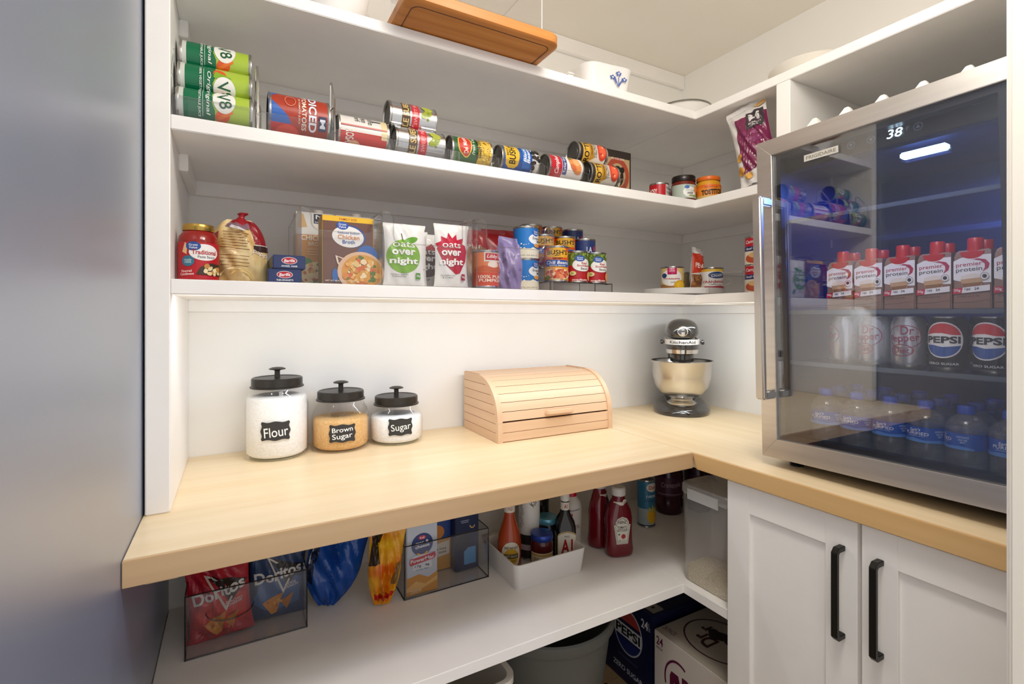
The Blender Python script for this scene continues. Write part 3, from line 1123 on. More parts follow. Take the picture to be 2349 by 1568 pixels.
def water_bottle():
    t = thing('water_bottle', 'x', 'bottle')
    prof = [(0, .004), (.018, .004), (.025, 0), (.031, .003), (.0325, .012), (.0318, .018), (.0332, .023), (.032, .029), (.0334, .034), (.0322, .040), (.0336, .046), (.0325, .052), (.0335, .055),
            (.0335, .087), (.0345, .090), (.0345, .096), (.031, .106), (.023, .116), (.014, .122), (.0122, .126), (.0122, .130)]
    MB().lathe(prof, PET, 28).build('bottle_shell', t, angle=70)
    MB().lathe([(0, .006), (.030, .006), (.0312, .014), (.0312, .094), (.029, .100), (0, .100)], thin_clear('water', (0.88, 0.92, 0.97), 1.33), 24).build('water', t, angle=70)
    MB().lathe([(.0145, .124), (.0150, .126), (.0150, .139), (.0138, .141), (0, .141)], C('#1548b4', 0.3), 24).build('cap', t)
    lb = MB().lathe([(.0340, .055), (.0340, .087)], C('#0f4fae', 0.3), 36).build('paper_label', t)
    ops = [('t', "Sam's", .44, .80, .30, .20, '#e9eef6', 6, 0.006, 0.3), ('t', 'PURIFIED', .47, .56, .62, .20, '#e9eef6', 0, 0.004), ('t', 'DRINKING WATER', .47, .38, .45, .07, '#a9c4ea'),
           ('p', [(-.3, 0), (1.3, 0), (1.3, .12), (1.0, .22), (.7, .15), (.4, .26), (.1, .16), (-.3, .22)], '#4f86cf'), ('t', 'NUTRITION FACTS\nserving 1 bottle\ncalories 0', 1.05, .62, .26, .44, '#bcd0ec')]
    put('printed_label', art_mesh('printed_label', ops, .0340 * 2.1, .032, cyl_map(.0342, 0, .055), ds=.0054, rough=.3), lb)
    return t


w0 = None
WY = [-.921, -.9925, -1.062, -1.130, -1.1985, -1.268]
wl = ['leftmost', 'second', 'third', 'fourth', 'fifth', 'sixth']
for row in range(3):
    for k in range(6):
        loc = (-.503 + row * .071, WY[k] + (0 if row == 0 else .006 * ((row + k) % 2)), ZC + .0663)
        lab = '%s water bottle from the left in the front row on the cooler floor' % wl[k] if row == 0 else 'water bottle with blue cap standing in row %s behind the front bottles' % ('', 'two', 'three', 'four')[row]
        rz = -90 + [8, -4, 0, -6, -58, 4][k] if row == 0 else -90 + 37 * (row + 2 * k) % 300
        if w0 is None:
            w0 = water_bottle()
            w0.location, w0.rotation_euler = loc, (0, 0, R(rz))
            w0['label'], w0['group'] = lab, 'water bottles in the cooler'
        else:
            copy_tree(w0, loc, lab, (0, 0, rz))

# ================================================================== middle shelf: lying tins in feeders, jars, boxes
Z2 = SH[1][0]
LIE_R, LIE_L = (0, 90, 0), (0, -90, 0)      # lid towards +x / towards -x


def lying(name, label, x0, x1, y, z, r, bands, ops, right=False, roll=0, **k):
    h = x1 - x0
    if not right:                           # print listed from the lid end
        bands = [(1 - b_, 1 - a_, c_) for a_, b_, c_ in bands][::-1]
        q = []
        for op in ops:
            op = list(op)
            if op[0] == 'p':
                op[1] = [(u, 1 - v) for u, v in op[1]]
            else:
                i_ = 3 if op[0] == 't' else 2
                op[i_] = 1 - op[i_]
            q.append(tuple(op))
        ops = q
    return tin_can(name, label, 'can', (x0 if right else x1, y, z), r, h, bands, ops, rot=LIE_R if right else LIE_L, roll=roll, **k)


def feeder(label, x0, x1, d=.26, h=.05, yf=-.436, wire=False, zb=0.0):
    t = thing('can_feeder', label, 'can feeder', ((x0 + x1) / 2, yf, Z2), (0, 0, 0), 'clear can feeders on the middle shelf')
    w = x1 - x0
    b = MB()
    b.box(-w / 2, w / 2, 0, d, 0, .002, CLEAR)
    for x in (-w / 2, w / 2 - .002):
        b.extr([(0, .002), (d, .002), (d, h * 1.9), (.03, h * .9), (0, h * .55)], x, x + .002, CLEAR, 'yz')
    b.build('tray', t)
    MB().box(-w / 2, w / 2, 0, .002, .002, h * .55, CLEAR).build('front_stop', t)
    e = MB()
    for x in (-w / 2, w / 2):
        e.tube([(x, 0, 0), (x, 0, h * .55), (x, .03, h * .9), (x, d, h * 1.9)], .0015, CLEARE, 6)
    e.tube([(-w / 2, 0, h * .55), (w / 2, 0, h * .55)], .0013, CLEARE, 6)
    e.build('rim', t)
    if wire:
        for x in (-w / 2 - .004, w / 2 + .004):
            wr = MB()
            wr.tube([(x, .005, 0), (x, .012, h * 1.4), (x, .05, .155), (x, .055, .158), (x, .062, .155), (x, .07, 0)], .0022, CHROME, 8)
            wr.tube([(x, .010, h * 1.2), (x, d, h * 1.9)], .0018, CHROME, 8)
            wr.build('wire_side', t)
    return t


feeder('clear can feeder with chrome wire sides holding the vegetable juice cans', -1.926, -1.778, h=.075, wire=True)
GRN, LIM, ORG = '#0c6b46', '#a9c23f', '#e2571f'
v8_ops = [('p', [(-.35, .12), (1.35, .12), (1.35, .44), (1.1, .50), (.8, .50), (.62, .46), (.5, .47), (.38, .46), (.2, .50), (-.1, .50), (-.35, .44)], GRN),
          ('e', .12, .56, .20, .085, ORG, 20), ('e', .92, .60, .20, .09, ORG, -25), ('p', [(.02, .5), (.2, .47), (.3, .60), (.16, .72)], '#7fae2e'), ('p', [(.7, .72), (.98, .52), (1.04, .55), (.8, .74)], '#e9731f'),
          ('e', .5, .62, .34, .15, '#ecebe6'), ('t', 'V8', .5, .62, .44, .17, '#1d5a37', 14, 0.01), ('t', 'Original', .5, .41, .86, .065, '#e8efe9', 0, 0.01, .15), ('t', '100% VEGETABLE JUICE', .5, .30, 1.0, .04, '#dfe9e2', 0, 0.014), ('r', .5, .345, .96, .006, '#cfe0d6')]
for i, (y, z, roll) in enumerate(((-.398, Z2 + .0385, -20), (-.364, Z2 + .104, 34), (-.326, Z2 + .169, -32))):
    lying('vegetable_juice_can', ['bottom green vegetable juice can lying in the wire feeder', 'middle green vegetable juice can of the leaning stack', 'top green vegetable juice can of the leaning stack'][i],
          -1.922, -1.783, y, z, .0345, [(0, .10, '#c9ccc6'), (.10, .46, GRN), (.46, 1, LIM)], v8_ops, True, roll, group='vegetable juice cans', rough=.22)

feeder('clear can feeder with tall chrome wire behind the diced tomato tin', -1.768, -1.618, h=.07, wire=True)
lying('diced_tomato_can', 'large tin of diced tomatoes with red and blue label lying in a feeder', -1.752, -1.623, -.380, Z2 + .0535, .0505, [(0, 1, '#a8361f')],
      [('p', [(-.05, .0), (-.05, .24), (.26, .02), (.26, 0)], '#2f62b3'), ('p', [(.32, .0), (.32, .03), (.60, .30), (.74, .36), (.74, 0)], '#2f62b3'), ('p', [(.74, 0), (.74, .40), (.95, .55), (1.3, .55), (1.3, 0)], '#c22a26'), ('p', [(-.3, .15), (-.3, 1), (-.1, 1), (-.12, .5)], '#c8301f'),
       ('t', 'DICED', .46, .70, .74, .13, '#dfe3ee', 0, 0.03), ('t', 'TOMATOES', .46, .56, .72, .075, '#e9d9c8', 0, 0.02), ('t', 'IN TOMATO JUICE', .46, .48, .5, .035, '#e9d9c8'),
       ('ring', .30, .34, .12, .09, .12, '#d9886f'), ('p', [(.52, .80), (.78, .80), (.78, .93), (.52, .93)], '#2a2f55'), ('t', 'M', .65, .865, .16, .09, '#dfe3ee', 0, 0.03), ('e', .95, .3, .20, .2, '#d8472c')], True, -2, rough=.3)
feeder('clear low feeder under the sliced tomato tin', -1.618, -1.482)
lying('tomato_can', 'tin with white and red tomato label lying between the diced tomatoes and silver tins', -1.606, -1.486, -.392, Z2 + .041, .0385, [(0, 1, '#dcd8d2')],
      [('r', .8, .5, .6, 1, '#c9352c'), ('r', .0, .92, 1.2, .16, '#d8c79a'), ('r', .1, .74, .05, .18, '#403c3a'), ('t', 'Nutrition Facts\nserving size\namount 45', .08, .50, .34, .36, '#55504c'), ('t', 'ROSA', .62, .22, .34, .16, '#f0e6dc', 0, 0.02), ('e', .86, .32, .16, .12, '#e6b08a'), ('r', .35, .5, .04, .9, '#b8483e')], True, 12)
feeder('clear low feeder holding two silver tins', -1.480, -1.334)
SIL = C('#c3c4c6', 0.2, 0.85)
ls_ops = [('r', .5, .33, 1.1, .17, '#54402c'), ('t', "LE SUEUR", .5, .33, .98, .12, '#d9bd7d', 0, 0.02), ('r', .5, .53, 1.1, .16, '#c0303a'), ('t', 'SWEET PEAS', .5, .53, .8, .07, '#e0a0a0'), ('e', .42, .76, .10, .13, '#8e9b33', 30), ('e', .62, .78, .09, .12, '#a7ae44', -20), ('dots', .5, .78, .5, .12, 7, .03, ['#9aa63c', '#7f8c2c'], 3)]
lying('peas_can', 'silver tin of peas lying on top of another silver tin', -1.478, -1.353, -.368, Z2 + .110, .0385, [(0, 1, SIL)], ls_ops, False, 22, group='silver tins of peas', rough=.2)
lying('peas_can', 'silver tin of peas lying underneath another silver tin', -1.470, -1.340, -.396, Z2 + .0395, .0375, [(0, 1, SIL)], ls_ops, False, 14, group='silver tins of peas', rough=.2)
feeder('clear low feeder holding the green corn tin', -1.330, -1.190)
lying('corn_can', 'green and yellow tin of corn lying in a feeder', -1.322, -1.203, -.396, Z2 + .040, .0380, [(0, .62, '#1c5b2e'), (.62, 1, '#d5b24a')],
      [('p', [(.5 + .38 * math.cos(R(a)) * (1 + .12 * math.sin(R(3 * a))), .30 + .17 * math.sin(R(a))) for a in range(0, 360, 15)], '#dfb945'), ('p', [(.5 + .34 * math.cos(R(a)) * (1 + .12 * math.sin(R(3 * a))), .30 + .145 * math.sin(R(a))) for a in range(0, 360, 15)], '#c23022'),
       ('t', 'Del Monte', .5, .30, .54, .11, '#f2e9dd', 8, 0.015), ('t', 'Fresh Cut', .5, .50, .56, .07, '#e6e6d8', 0, 0.01, .2), ('t', 'WHOLE KERNEL\nSWEET CORN', .5, .64, .80, .12, '#2a2418', 0, 0.02), ('dots', .5, .84, 1.3, .2, 40, .035, ['#e3bf4a', '#c99c2c', '#eed36f'], 5)], False, 18)
feeder('clear low feeder holding the black bean tin', -1.188, -1.040)
lying('black_beans_can', 'blue tin of black beans with yellow badge lying in a feeder', -1.176, -1.052, -.396, Z2 + .040, .0380, [(0, .78, '#1f4f9e'), (.78, 1, '#cfcbc4')],
      [('p', [(.0, .20), (.12, .10), (.5, .07), (.88, .10), (1.0, .20), (1.0, .34), (.88, .42), (.5, .45), (.12, .42), (0, .34)], '#e0b32a'), ('t', "BUSH'S", .5, .26, .72, .17, '#181412', 0, 0.018), ('t', 'BEST', .5, .14, .25, .04, '#181412'),
       ('r', .5, .62, .9, .2, '#2d6bb9'), ('t', 'Black\nBeans', .5, .63, .55, .17, '#f0efec', 0, 0.015, .2), ('dots', .5, .86, 1.3, .18, 26, .05, ['#241a1c', '#352629', '#110d0e'], 8)], False, 20)
feeder('clear low feeder holding the gravy tin', -1.032, -.884)
lying('gravy_can', 'red and white tin of gravy lying in a feeder next to the black beans', -1.020, -.896, -.396, Z2 + .040, .0375, [(0, .36, '#b81a2c'), (.36, 1, '#e3ddd8')],
      [('t', "Campbell's", .5, .22, .78, .15, '#f0ebe6', 0, 0.01, .25), ('r', .5, .43, .8, .12, '#2a3d82'), ('t', 'Turkey Gravy', .5, .43, .66, .08, '#eeeeee', 0, 0.012), ('e', .5, .74, .36, .15, '#d98a4e', 25), ('e', .6, .78, .16, .10, '#e5ab72'), ('e', .38, .68, .14, .06, '#c9683a', 50), ('e', .72, .62, .05, .05, '#5f8a33')], False, 16)
feeder('clear low feeder holding two tins of tomatoes and chilies', -.884, -.738)
rt_ops = [('r', .5, .26, 1.3, .24, '#d9a93c'), ('t', 'RO*TEL', .5, .26, .9, .17, '#1d1712', 0, 0.03), ('p', [(.1, .36), (.9, .36), (.8, .50), (.2, .50)], '#b8862a'), ('t', 'ORIGINAL', .5, .43, .4, .06, '#241a10'), ('t', 'DICED TOMATOES\n& GREEN CHILIES', .5, .55, .55, .1, '#54463c'), ('e', .5, .78, .34, .15, '#cf3d24'), ('e', .5, .78, .24, .10, '#e0603c'), ('dots', .5, .78, .4, .14, 6, .025, ['#f0d9a0', '#b32f1e'], 2)]
for i, (x, y, z) in enumerate(((-.868, -.396, Z2 + .040), (-.892, -.366, Z2 + .109))):
    lying('tomato_chili_can', ['lower tin of tomatoes and chilies in the feeder at the end of the row', 'upper tin of tomatoes and chilies lying on another tin'][i], x, x + .114, y, z, .0375, [(0, .14, '#2a2522'), (.14, .9, '#d9d2c6'), (.9, 1, '#4a4038')], rt_ops, False, 14, group='tins of tomatoes and chilies')

# pancake mix boxes
ORB = '#a9472f'
carton('pancake_mix_box', 'dark brown pancake mix box with bear emblem behind the tomato tins', 'box', (-.640, -.285, Z2), .132, .055, .182, '#2c241e',
       [('r', .52, .45, .84, .80, '#b59a72'), ('ring', .52, .52, .40, .34, .32, ORB), ('t', '100% WHOLE GRAINS', .52, .835, .44, .04, '#e8d8c4', 0, 0.01),
        ('e', .52, .50, .20, .20, '#231c18'), ('e', .36, .63, .07, .06, '#231c18'), ('e', .68, .63, .07, .06, '#231c18'), ('e', .54, .43, .09, .08, '#8a7458'), ('e', .54, .46, .045, .03, '#171210'), ('e', .45, .56, .02, .015, '#c9b48c'), ('e', .60, .56, .02, .015, '#c9b48c'), ('p', [(.48, .37), (.60, .37), (.56, .30), (.52, .30)], '#e5d5b5'),
        ('r', .52, .20, .84, .16, '#231c18'), ('t', 'KODIAK', .52, .21, .72, .10, '#efe9df', 0, 0.03), ('e', .82, .14, .11, .09, '#231c18'), ('r', .5, .04, .84, .05, '#8f7a58')],
       side=[('t', 'KODIAK', .5, .86, .7, .07, '#9c948a'), ('t', 'NUTRITION', .5, .6, .6, .04, '#6c645c')])
for k, x in enumerate((-.668, -.728)):
    lathe_thing('black_lid_jar', ['black-capped jar behind the bear pancake box', 'black-capped jar furthest left behind the tomato tins'][k], 'jar', (x, -.150, Z2),
                [('jar_body', [(0, 0), (.026, 0), (.028, .004), (.028, .14), (.022, .15)], C('#3b2c22', 0.2), 28), ('lid', [(.0275, .150), (.029, .152), (.029, .192 - .008 * k), (.026, .196 - .008 * k), (0, .196 - .008 * k)], C('#17140f', 0.35), 28)], group='black-capped jars')

# jars on the corner of the middle shelf
r_can = tin_can('sauce_tin', 'small red tin at the corner of the middle shelf', 'can', (-.506, -.352, Z2), .0335, .062, [(0, 1, '#b5121f')],
                [('t', 'ROSY', .12, .5, .36, .34, '#efe2dc', 0, 0.02), ('r', .86, .5, .36, .96, '#c9c4c0'), ('t', 'Nutrition\nFacts 45\nsodium', .86, .5, .3, .7, '#4c4644')], rot=(0, 0, -28), group='small red tins')
copy_tree(r_can, (-.440, -.300, Z2), 'small red tin half hidden behind the salsa jar', (0, 0, -28))
t = lathe_thing('salsa_jar', 'squat salsa jar with black lid and pale green label', 'jar', (-.423, -.388, Z2),
                [('glass_body', [(0, 0), (.038, 0), (.0415, .004), (.0425, .03), (.0415, .062), (.037, .070), (.037, .076)], C('#6e2417', 0.12), 40), ('lid', [(.0395, .070), (.0405, .072), (.0405, .088), (.039, .090), (0, .090)], C('#1d1512', 0.3), 40)], rot=(0, 0, -32))
put('paper_label', art_mesh('paper_label', [('r', .5, .5, 1.25, 1, '#a9b5a8'), ('e', .62, .45, .26, .38, '#e4e6e2'), ('e', .50, .80, .09, .12, '#3a63b0'), ('t', 'mild', .62, .38, .22, .18, '#26241f', 0, 0.02, .2), ('t', 'thick & chunky', .62, .56, .34, .08, '#8c928c'), ('p', [(.55, .14), (.95, .14), (.88, .24), (.6, .24)], '#8fa04d'), ('e', .92, .62, .14, .3, '#d08a4a', 20), ('e', 1.02, .35, .10, .22, '#8e3a2c')], .094, .048, cyl_map(.0432, 0, .008), ds=.007), t)
t = lathe_thing('cheese_dip_jar', 'round orange cheese dip jar with orange lid', 'jar', (-.357, -.440, Z2),
                [('glass_body', [(0, 0), (.036, 0), (.040, .004), (.0415, .03), (.0405, .060), (.036, .068), (.036, .074)], C('#d6951f', 0.12), 40), ('lid', [(.0385, .069), (.0400, .071), (.0400, .080), (.0385, .083), (.033, .084), (.0, .083)], C('#d96a1c', 0.3), 40)], rot=(0, 0, -36))
put('paper_label', art_mesh('paper_label', [('r', .5, .5, 1.25, 1, '#d97f1d'), ('r', .5, .90, 1.25, .16, '#d9661a'), ('r', .5, .10, 1.25, .2, '#c9a45c'), ('t', 'TOSTITOS', .54, .45, .82, .38, '#1a1512', 4, 0.04), ('t', 'SALSA CON QUESO', .5, .80, .5, .12, '#b8460f')], .090, .047, cyl_map(.0422, 0, .006), ds=.007), t)

# large snack bag on the right
bag('snack_bag', 'white and purple snack bag leaning behind the divider above the cooler', 'bag', (-.390, -.664, Z2 + .018), .128, .262, .065, C('#d9d6d2', 0.3),
    [('p', [(.20, .12), (1.0, .20), (1.0, .82), (.22, .84)], '#742049'), ('dots', .55, .58, .6, .4, 9, .075, ['#95527a', '#8a4570', '#7c2f5c'], 4), ('p', [(.52, .62), (.95, .64), (.95, .86), (.52, .85)], '#3a3136'), ('t', 'M', .73, .77, .26, .10, '#d8d4d2', 0, 0.02), ('t', "Member's\nMark", .73, .68, .30, .06, '#d8d4d2', 0, 0.01),
     ('e', .16, .34, .10, .04, '#c9963e', 30), ('e', .12, .18, .12, .05, '#c08a34', -20), ('e', .30, .09, .10, .04, '#cf9d48', 20), ('e', .88, .92, .14, .03, '#c9a060', 10)], rot=(-4, -13, -80), seed=11, wr=.0035, seal=(.94,))

# ================================================================== lowest wall shelf
Z3 = SH[2][0]
t = lathe_thing('pasta_sauce_jar', 'red pasta sauce jar with gold lid at the left end', 'jar', (-1.886, -.348, Z3),
                [('glass_body', [(0, 0), (.034, 0), (.0375, .005), (.0385, .02), (.0385, .085), (.036, .098), (.030, .107), (.0275, .110), (.0275, .118)], C('#8e1712', 0.1), 40), ('lid', [(.0295, .110), (.0305, .112), (.0305, .121), (.029, .124), (.0, .123)], C('#b7964a', 0.25, 0.9), 40)], rot=(0, 0, 8))
put('paper_label', art_mesh('paper_label', [('r', .5, .45, 1.5, .9, '#b01220'), ('p', [(.08, .66), (.16, .90), (.22, .80), (.20, .6)], '#d8b583'), ('e', .62, .66, .36, .20, '#e7e5e3'), ('e', .36, .80, .17, .11, '#22498f'), ('t', 'Great\nValue', .36, .80, .20, .12, '#dfe6f2', 0, 0.01), ('t', 'Traditional', .62, .66, .58, .11, '#b01220', 0, 0.015), ('t', 'Pasta Sauce', .66, .55, .4, .06, '#7d7a7a'),
    ('e', .24, .44, .15, .13, '#2f6d86'), ('t', 'made\n100%', .24, .44, .17, .11, '#bcd6de'), ('p', [(.42, .12), (.52, .30), (.74, .40), (1.05, .38), (1.1, .10)], '#3a2a1c'), ('dots', .80, .24, .44, .24, 16, .05, ['#d9c48e', '#e3d3a4', '#b9803c'], 6), ('t', 'Flavored\nCondiment', .22, .16, .32, .13, '#e8d7d2', 4)], .082, .088, cyl_map(.0390, -2, .004), ds=.0065), t)

# bag of flat noodles
NOOD = noise_mat('noodles_seen_through_film', '#c99f5c', '#ecd7a3', (30, 30, 14), 0.28, 0.5, 4, bump=.3)
REDF = C('#9a1320', 0.25)
t = bag('noodle_bag', 'clear and red bag of flat noodles tied at the top', 'bag', (-1.808, -.300, Z3), .132, .152, .080, NOOD,
        [('p', [(0, 0), (.16, 0), (.12, .25), (.18, .5), (.10, .8), (0, .75)], '#a3141f'), ('p', [(.80, .62), (1, .60), (1, .98), (.7, 1.0), (.78, .8)], '#8f1220'), ('r', .90, .60, .24, .012, '#e9e2dc'), ('r', .90, .55, .24, .09, '#3b2622'), ('t', 'papp', .88, .46, .24, .07, '#e8e2da', -20, 0.01),
         ('p', [(.18, .88), (.75, .84), (.80, 1), (.25, 1)], '#8b6a78'), ('r', .02, .32, .08, .14, '#e2dcd6')] +
        [('r', .45, .78 - k * .042, .52 - .05 * (k % 3), .010, '#7a4a24', -4 + k % 3) for k in range(7)] + [('r', .45, .42 - k * .05, .5 - .04 * (k % 2), .009, '#7a4a24', -2) for k in range(4)] +
        [('ring', .45, .10, .26, .14, .10, '#f1e2b4', 20, 170), ('ring', .55, .06, .2, .16, .12, '#d9b870', 10, 160), ('p', [(.3, .86), (.62, .80), (.66, .83), (.34, .90)], '#d9d2d6')], rot=(0, 0, -4), seed=21, wr=.003, pinch=.06, taper=.93)
MB().loft([[(math.cos(R(a)) * rr_ * 1.5 + .002 * k, math.sin(R(a)) * rr_, z) for a in range(0, 360, 30)] for k, (rr_, z) in enumerate(((.016, .138), (.012, .148), (.005, .156), (.004, .161), (.008, .166), (.006, .169)))], REDF).build('tied_neck', t, angle=60)

for k, (x, z, w, ry) in enumerate(((-1.7185, 0, .069, 0), (-1.709, .0315, .068, 0))):
    carton('spaghetti_box', ['lower navy pasta box lying flat on the lowest wall shelf', 'upper navy pasta box lying on another pasta box'][k], 'box', (x, -.415, Z3 + z + .0002 * k), w, .26, .031, '#24325f',
           [('e', .5, .60, .24, .26, '#d8cfd2'), ('e', .5, .60, .22, .22, '#b3162c'), ('t', 'Barilla', .5, .60, .33, .22, '#f0eef0', 4, 0.02, .2), ('t', 'ANGEL HAIR' if k else 'THIN SPAGHETTI', .5, .20, .50, .13, '#dfe2ea', 0, 0.02)], side=[('r', .6, .5, .7, .7, '#3b4235')], group='navy pasta boxes', rz=-2 + 3 * k)

# broth cartons in a clear bin
clear_bin('clear_bin', 'clear bin holding the broth cartons', (-1.591, -.405, Z3), .186, .30, .176, dip=.05)
MMO = '#c9892c'
mm_ops = [('r', .5, .85, 1, .30, '#dfdcd6'), ('p', [(.02, .78), (.10, .99), (.20, .97), (.30, .80)], '#d0a463'), ('r', .62, .92, .30, .13, '#232c46'), ('t', 'M', .62, .945, .20, .055, '#e6e6e8', 0, 0.02), ('t', "Member's Mark", .62, .875, .24, .02, '#e6e6e8'),
          ('t', 'CHICKEN', .52, .655, .78, .07, '#f0e7d8', 0, 0.02), ('t', 'BROTH', .56, .575, .46, .05, '#ead9b8', 0, 0.008), ('e', .3, .33, .12, .05, '#4e8a3a'), ('e', .55, .16, .44, .17, '#e6cf9c'), ('dots', .55, .16, .8, .28, 40, .055, ['#d9a24a', '#c8552c', '#e8d29a', '#6e7a34', '#efd9a8'], 12)] + [('r', .55, .50 - .035 * k, .5, .008, '#e2c48e') for k in range(3)]
t = None
for k, x in enumerate((-1.637, -1.540)):
    t = carton('broth_carton', ['golden and white chicken broth carton behind the pasta boxes', 'golden and white broth carton furthest right in its bin'][k], 'carton', (x, -.275, Z3 + .0025), .090, .062, .188, MMO, mm_ops, group='golden broth cartons', side=[('r', .5, .85, 1, .3, '#cfcac0'), ('r', .5, .35, 1, .7, '#b07a2a')])
    MB().lathe([(.013, .187), (.013, .199), (.012, .2), (0, .2)], C('#e8e6e2'), 20, (.012, .03, 0)).build('screw_cap', t)
carton('broth_carton', 'brown and yellow chicken broth carton with soup pot picture', 'carton', (-1.5745, -.386, Z3 + .0025), .121, .062, .165, '#c9a23a',
       [('r', .5, .46, .97, .93, '#6a4336'), ('r', .5, .955, 1, .075, '#e8b81f'), ('t', 'FAMILY SIZE', .49, .955, .34, .032, '#b5461c', 0, 0.015), ('e', .52, .71, .32, .165, '#2f4a93', -8), ('e', .49, .70, .31, .155, '#e9e7e4', -6), ('e', .38, .86, .115, .06, '#1f4ea6', -5), ('t', 'Great\nValue', .38, .86, .15, .07, '#e6ebf4', 0, 0.01),
        ('t', 'Reduced Sodium', .50, .76, .42, .035, '#3f5fa8'), ('t', 'Chicken', .50, .695, .42, .065, '#d07a2a', 0, 0.008), ('t', 'Broth', .50, .625, .24, .055, '#2f55a6', 0, 0.008),
        ('e', .86, .43, .22, .16, '#2b63ad'), ('e', .24, .13, .06, .10, '#2b63ad'), ('p', [(.24, .42), (.42, .38), (.42, .32), (.30, .28), (.27, .32)], '#e3cdbb'), ('p', [(.28, .40), (.40, .365), (.40, .335), (.31, .31)], '#6a4336'),
        ('e', .74, .19, .46, .30, '#e0b795'), ('e', .76, .19, .40, .255, '#d99b3c'), ('dots', .74, .19, .66, .44, 70, .045, ['#e6c27a', '#cf6a34', '#5c7a35', '#eed9b0', '#d98a3a', '#e8b05a'], 31), ('t', 'NET WT 48 FL OZ (3 PT) 1.42 L', .35, .045, .6, .03, '#e6ddd4')], rz=0, side=[('r', .5, .5, 1, 1, '#a5762e')])

# oat pouches in the first tall bin
clear_bin('clear_bin', 'clear bin holding the oat pouches', (-1.3835, -.425, Z3), .240, .32, .181, dip=.075)
BAGW = C('#e4e2df', 0.35)
def oat(col, fruit, flav):
    base = [('t', 'oats', .46, .66, .56, .085, '#f4f2ef', 0, 0.004), ('t', 'over', .45, .535, .60, .085, '#f6f5f2', 0, 0.03), ('t', 'night', .46, .385, .72, .13, '#f6f5f2', 0, 0.03), ('t', flav, .35, .165, .42, .06, '#6c6864', 0, 0.004), ('r', .82, .16, .12, .10, col), ('t', '20g', .82, .16, .09, .04, '#eeeeee')]
    return fruit + base
apple = [('p', [(.46 + .43 * math.cos(R(a)) * (1 - .10 * math.sin(R(a)) ** 8), .47 + .27 * math.sin(R(a)) * (1 - .10 * math.cos(R(a)) ** 10)) for a in range(0, 360, 10)], '#7cae2f'), ('e', .62, .73, .20, .05, '#5f9a26', 18), ('p', [(.42, .72), (.44, .72), (.42, .84), (.40, .84)], '#5a4a2c')]
straw = [('p', [(.03, .60), (.10, .66), (.9, .66), (.97, .58), (.92, .42), (.72, .22), (.60, .20), (.2, .38)], '#b51235'), ('p', [(.05, .62), (.0, .68), (.16, .72), (.16, .80), (.30, .76), (.38, .86), (.48, .77), (.62, .84), (.64, .75), (.82, .78), (.80, .69), (.92, .66), (.85, .60)], '#c01a3c'), ('dots', .5, .45, .8, .4, 16, .008, ['#e8a0ae'], 3)]
choc = [('e', .5, .46, .42, .26, '#5c3a30'), ('p', [(.2, .70), (.35, .80), (.5, .76), (.65, .82), (.8, .70)], '#a8222c'), ('dots', .5, .3, .9, .5, 14, .02, ['#3b2a24'], 9)]
bag('oat_pouch', 'white oat pouch with a green apple', 'pouch', (-1.437, -.388, Z3 + .003), .112, .158, .030, BAGW, oat('#4f8f2a', apple, 'Green Apple\nCinnamon'), seed=3, wr=.0008, pinch=.05, group='oat pouches')
bag('oat_pouch', 'white oat pouch with a red strawberry', 'pouch', (-1.309, -.390, Z3 + .003), .100, .168, .030, BAGW, oat('#9c1535', straw, 'Strawberries\n& Cream'), seed=4, wr=.0008, pinch=.05, group='oat pouches')
bag('oat_pouch', 'white oat pouch with brown print between the apple and strawberry pouches', 'pouch', (-1.350, -.300, Z3 + .003), .105, .152, .030, BAGW, oat('#5c3a30', choc, 'Chocolate'), seed=5, wr=.0008, pinch=.05, group='oat pouches')
bag('oat_pouch', 'white oat pouch at the back beside the apple pouch', 'pouch', (-1.412, -.345, Z3 + .003), .105, .150, .028, BAGW, oat('#444', [('dots', .5, .4, .9, .6, 16, .025, ['#4a4644', '#2f2c2b'], 2)], 'Cookies')[:17], seed=6, wr=.0008, pinch=.05, group='oat pouches')

# second tall bin
clear_bin('clear_bin', 'clear bin holding pumpkin and evaporated milk', (-1.127, -.425, Z3), .244, .32, .186, dip=.07)
tin_can('pumpkin_can', 'orange tin of pumpkin in the clear bin', 'can', (-1.199, -.376, Z3 + .003), .0385, .104, [(0, .42, '#c9481c'), (.42, 1, '#d97a45')],
        [('r', .62, .82, .62, .24, '#d8d2c8'), ('r', .62, .83, .54, .18, '#b5201f'), ('t', "Libby's", .62, .83, .46, .13, '#f1ece4', 0, 0.01, .3), ('e', .60, .62, .18, .10, '#e6d6c4'), ('p', [(0, .52), (.3, .60), (.6, .54), (1, .6), (1.1, .44), (0, .44)], '#c2571f'), ('t', '100% PURE\nPUMPKIN', .56, .25, .86, .18, '#ecd5bd', 0, 0.02)], rot=(0, 0, -6))
EV = [('p', [(-.3, .30), (-.3, .9), (.3, .9), (1.3, .9), (1.3, .30), (.8, .22), (.4, .34)], '#2276c4'), ('e', .86, .60, .40, .19, '#e6e8ea'), ('e', .74, .80, .16, .11, '#2a59a8'), ('t', 'Great\nValue', .74, .80, .2, .13, '#e6ebf4', 0, 0.01), ('t', 'Evaporated\nMilk', .88, .58, .56, .18, '#36405e', 0, 0.006), ('e', .78, .40, .14, .06, '#d99a4c'), ('p', [(.1, .0), (.2, .22), (.32, .34), (.42, .24), (.6, .34), (.8, .28), (1.3, .34), (1.3, 0)], '#e6dfc9'), ('dots', .35, .36, .5, .3, 8, .02, ['#eeeae0'], 7), ('t', '12 FL OZ (354 mL)', .5, .08, .6, .04, '#8c8a80')]
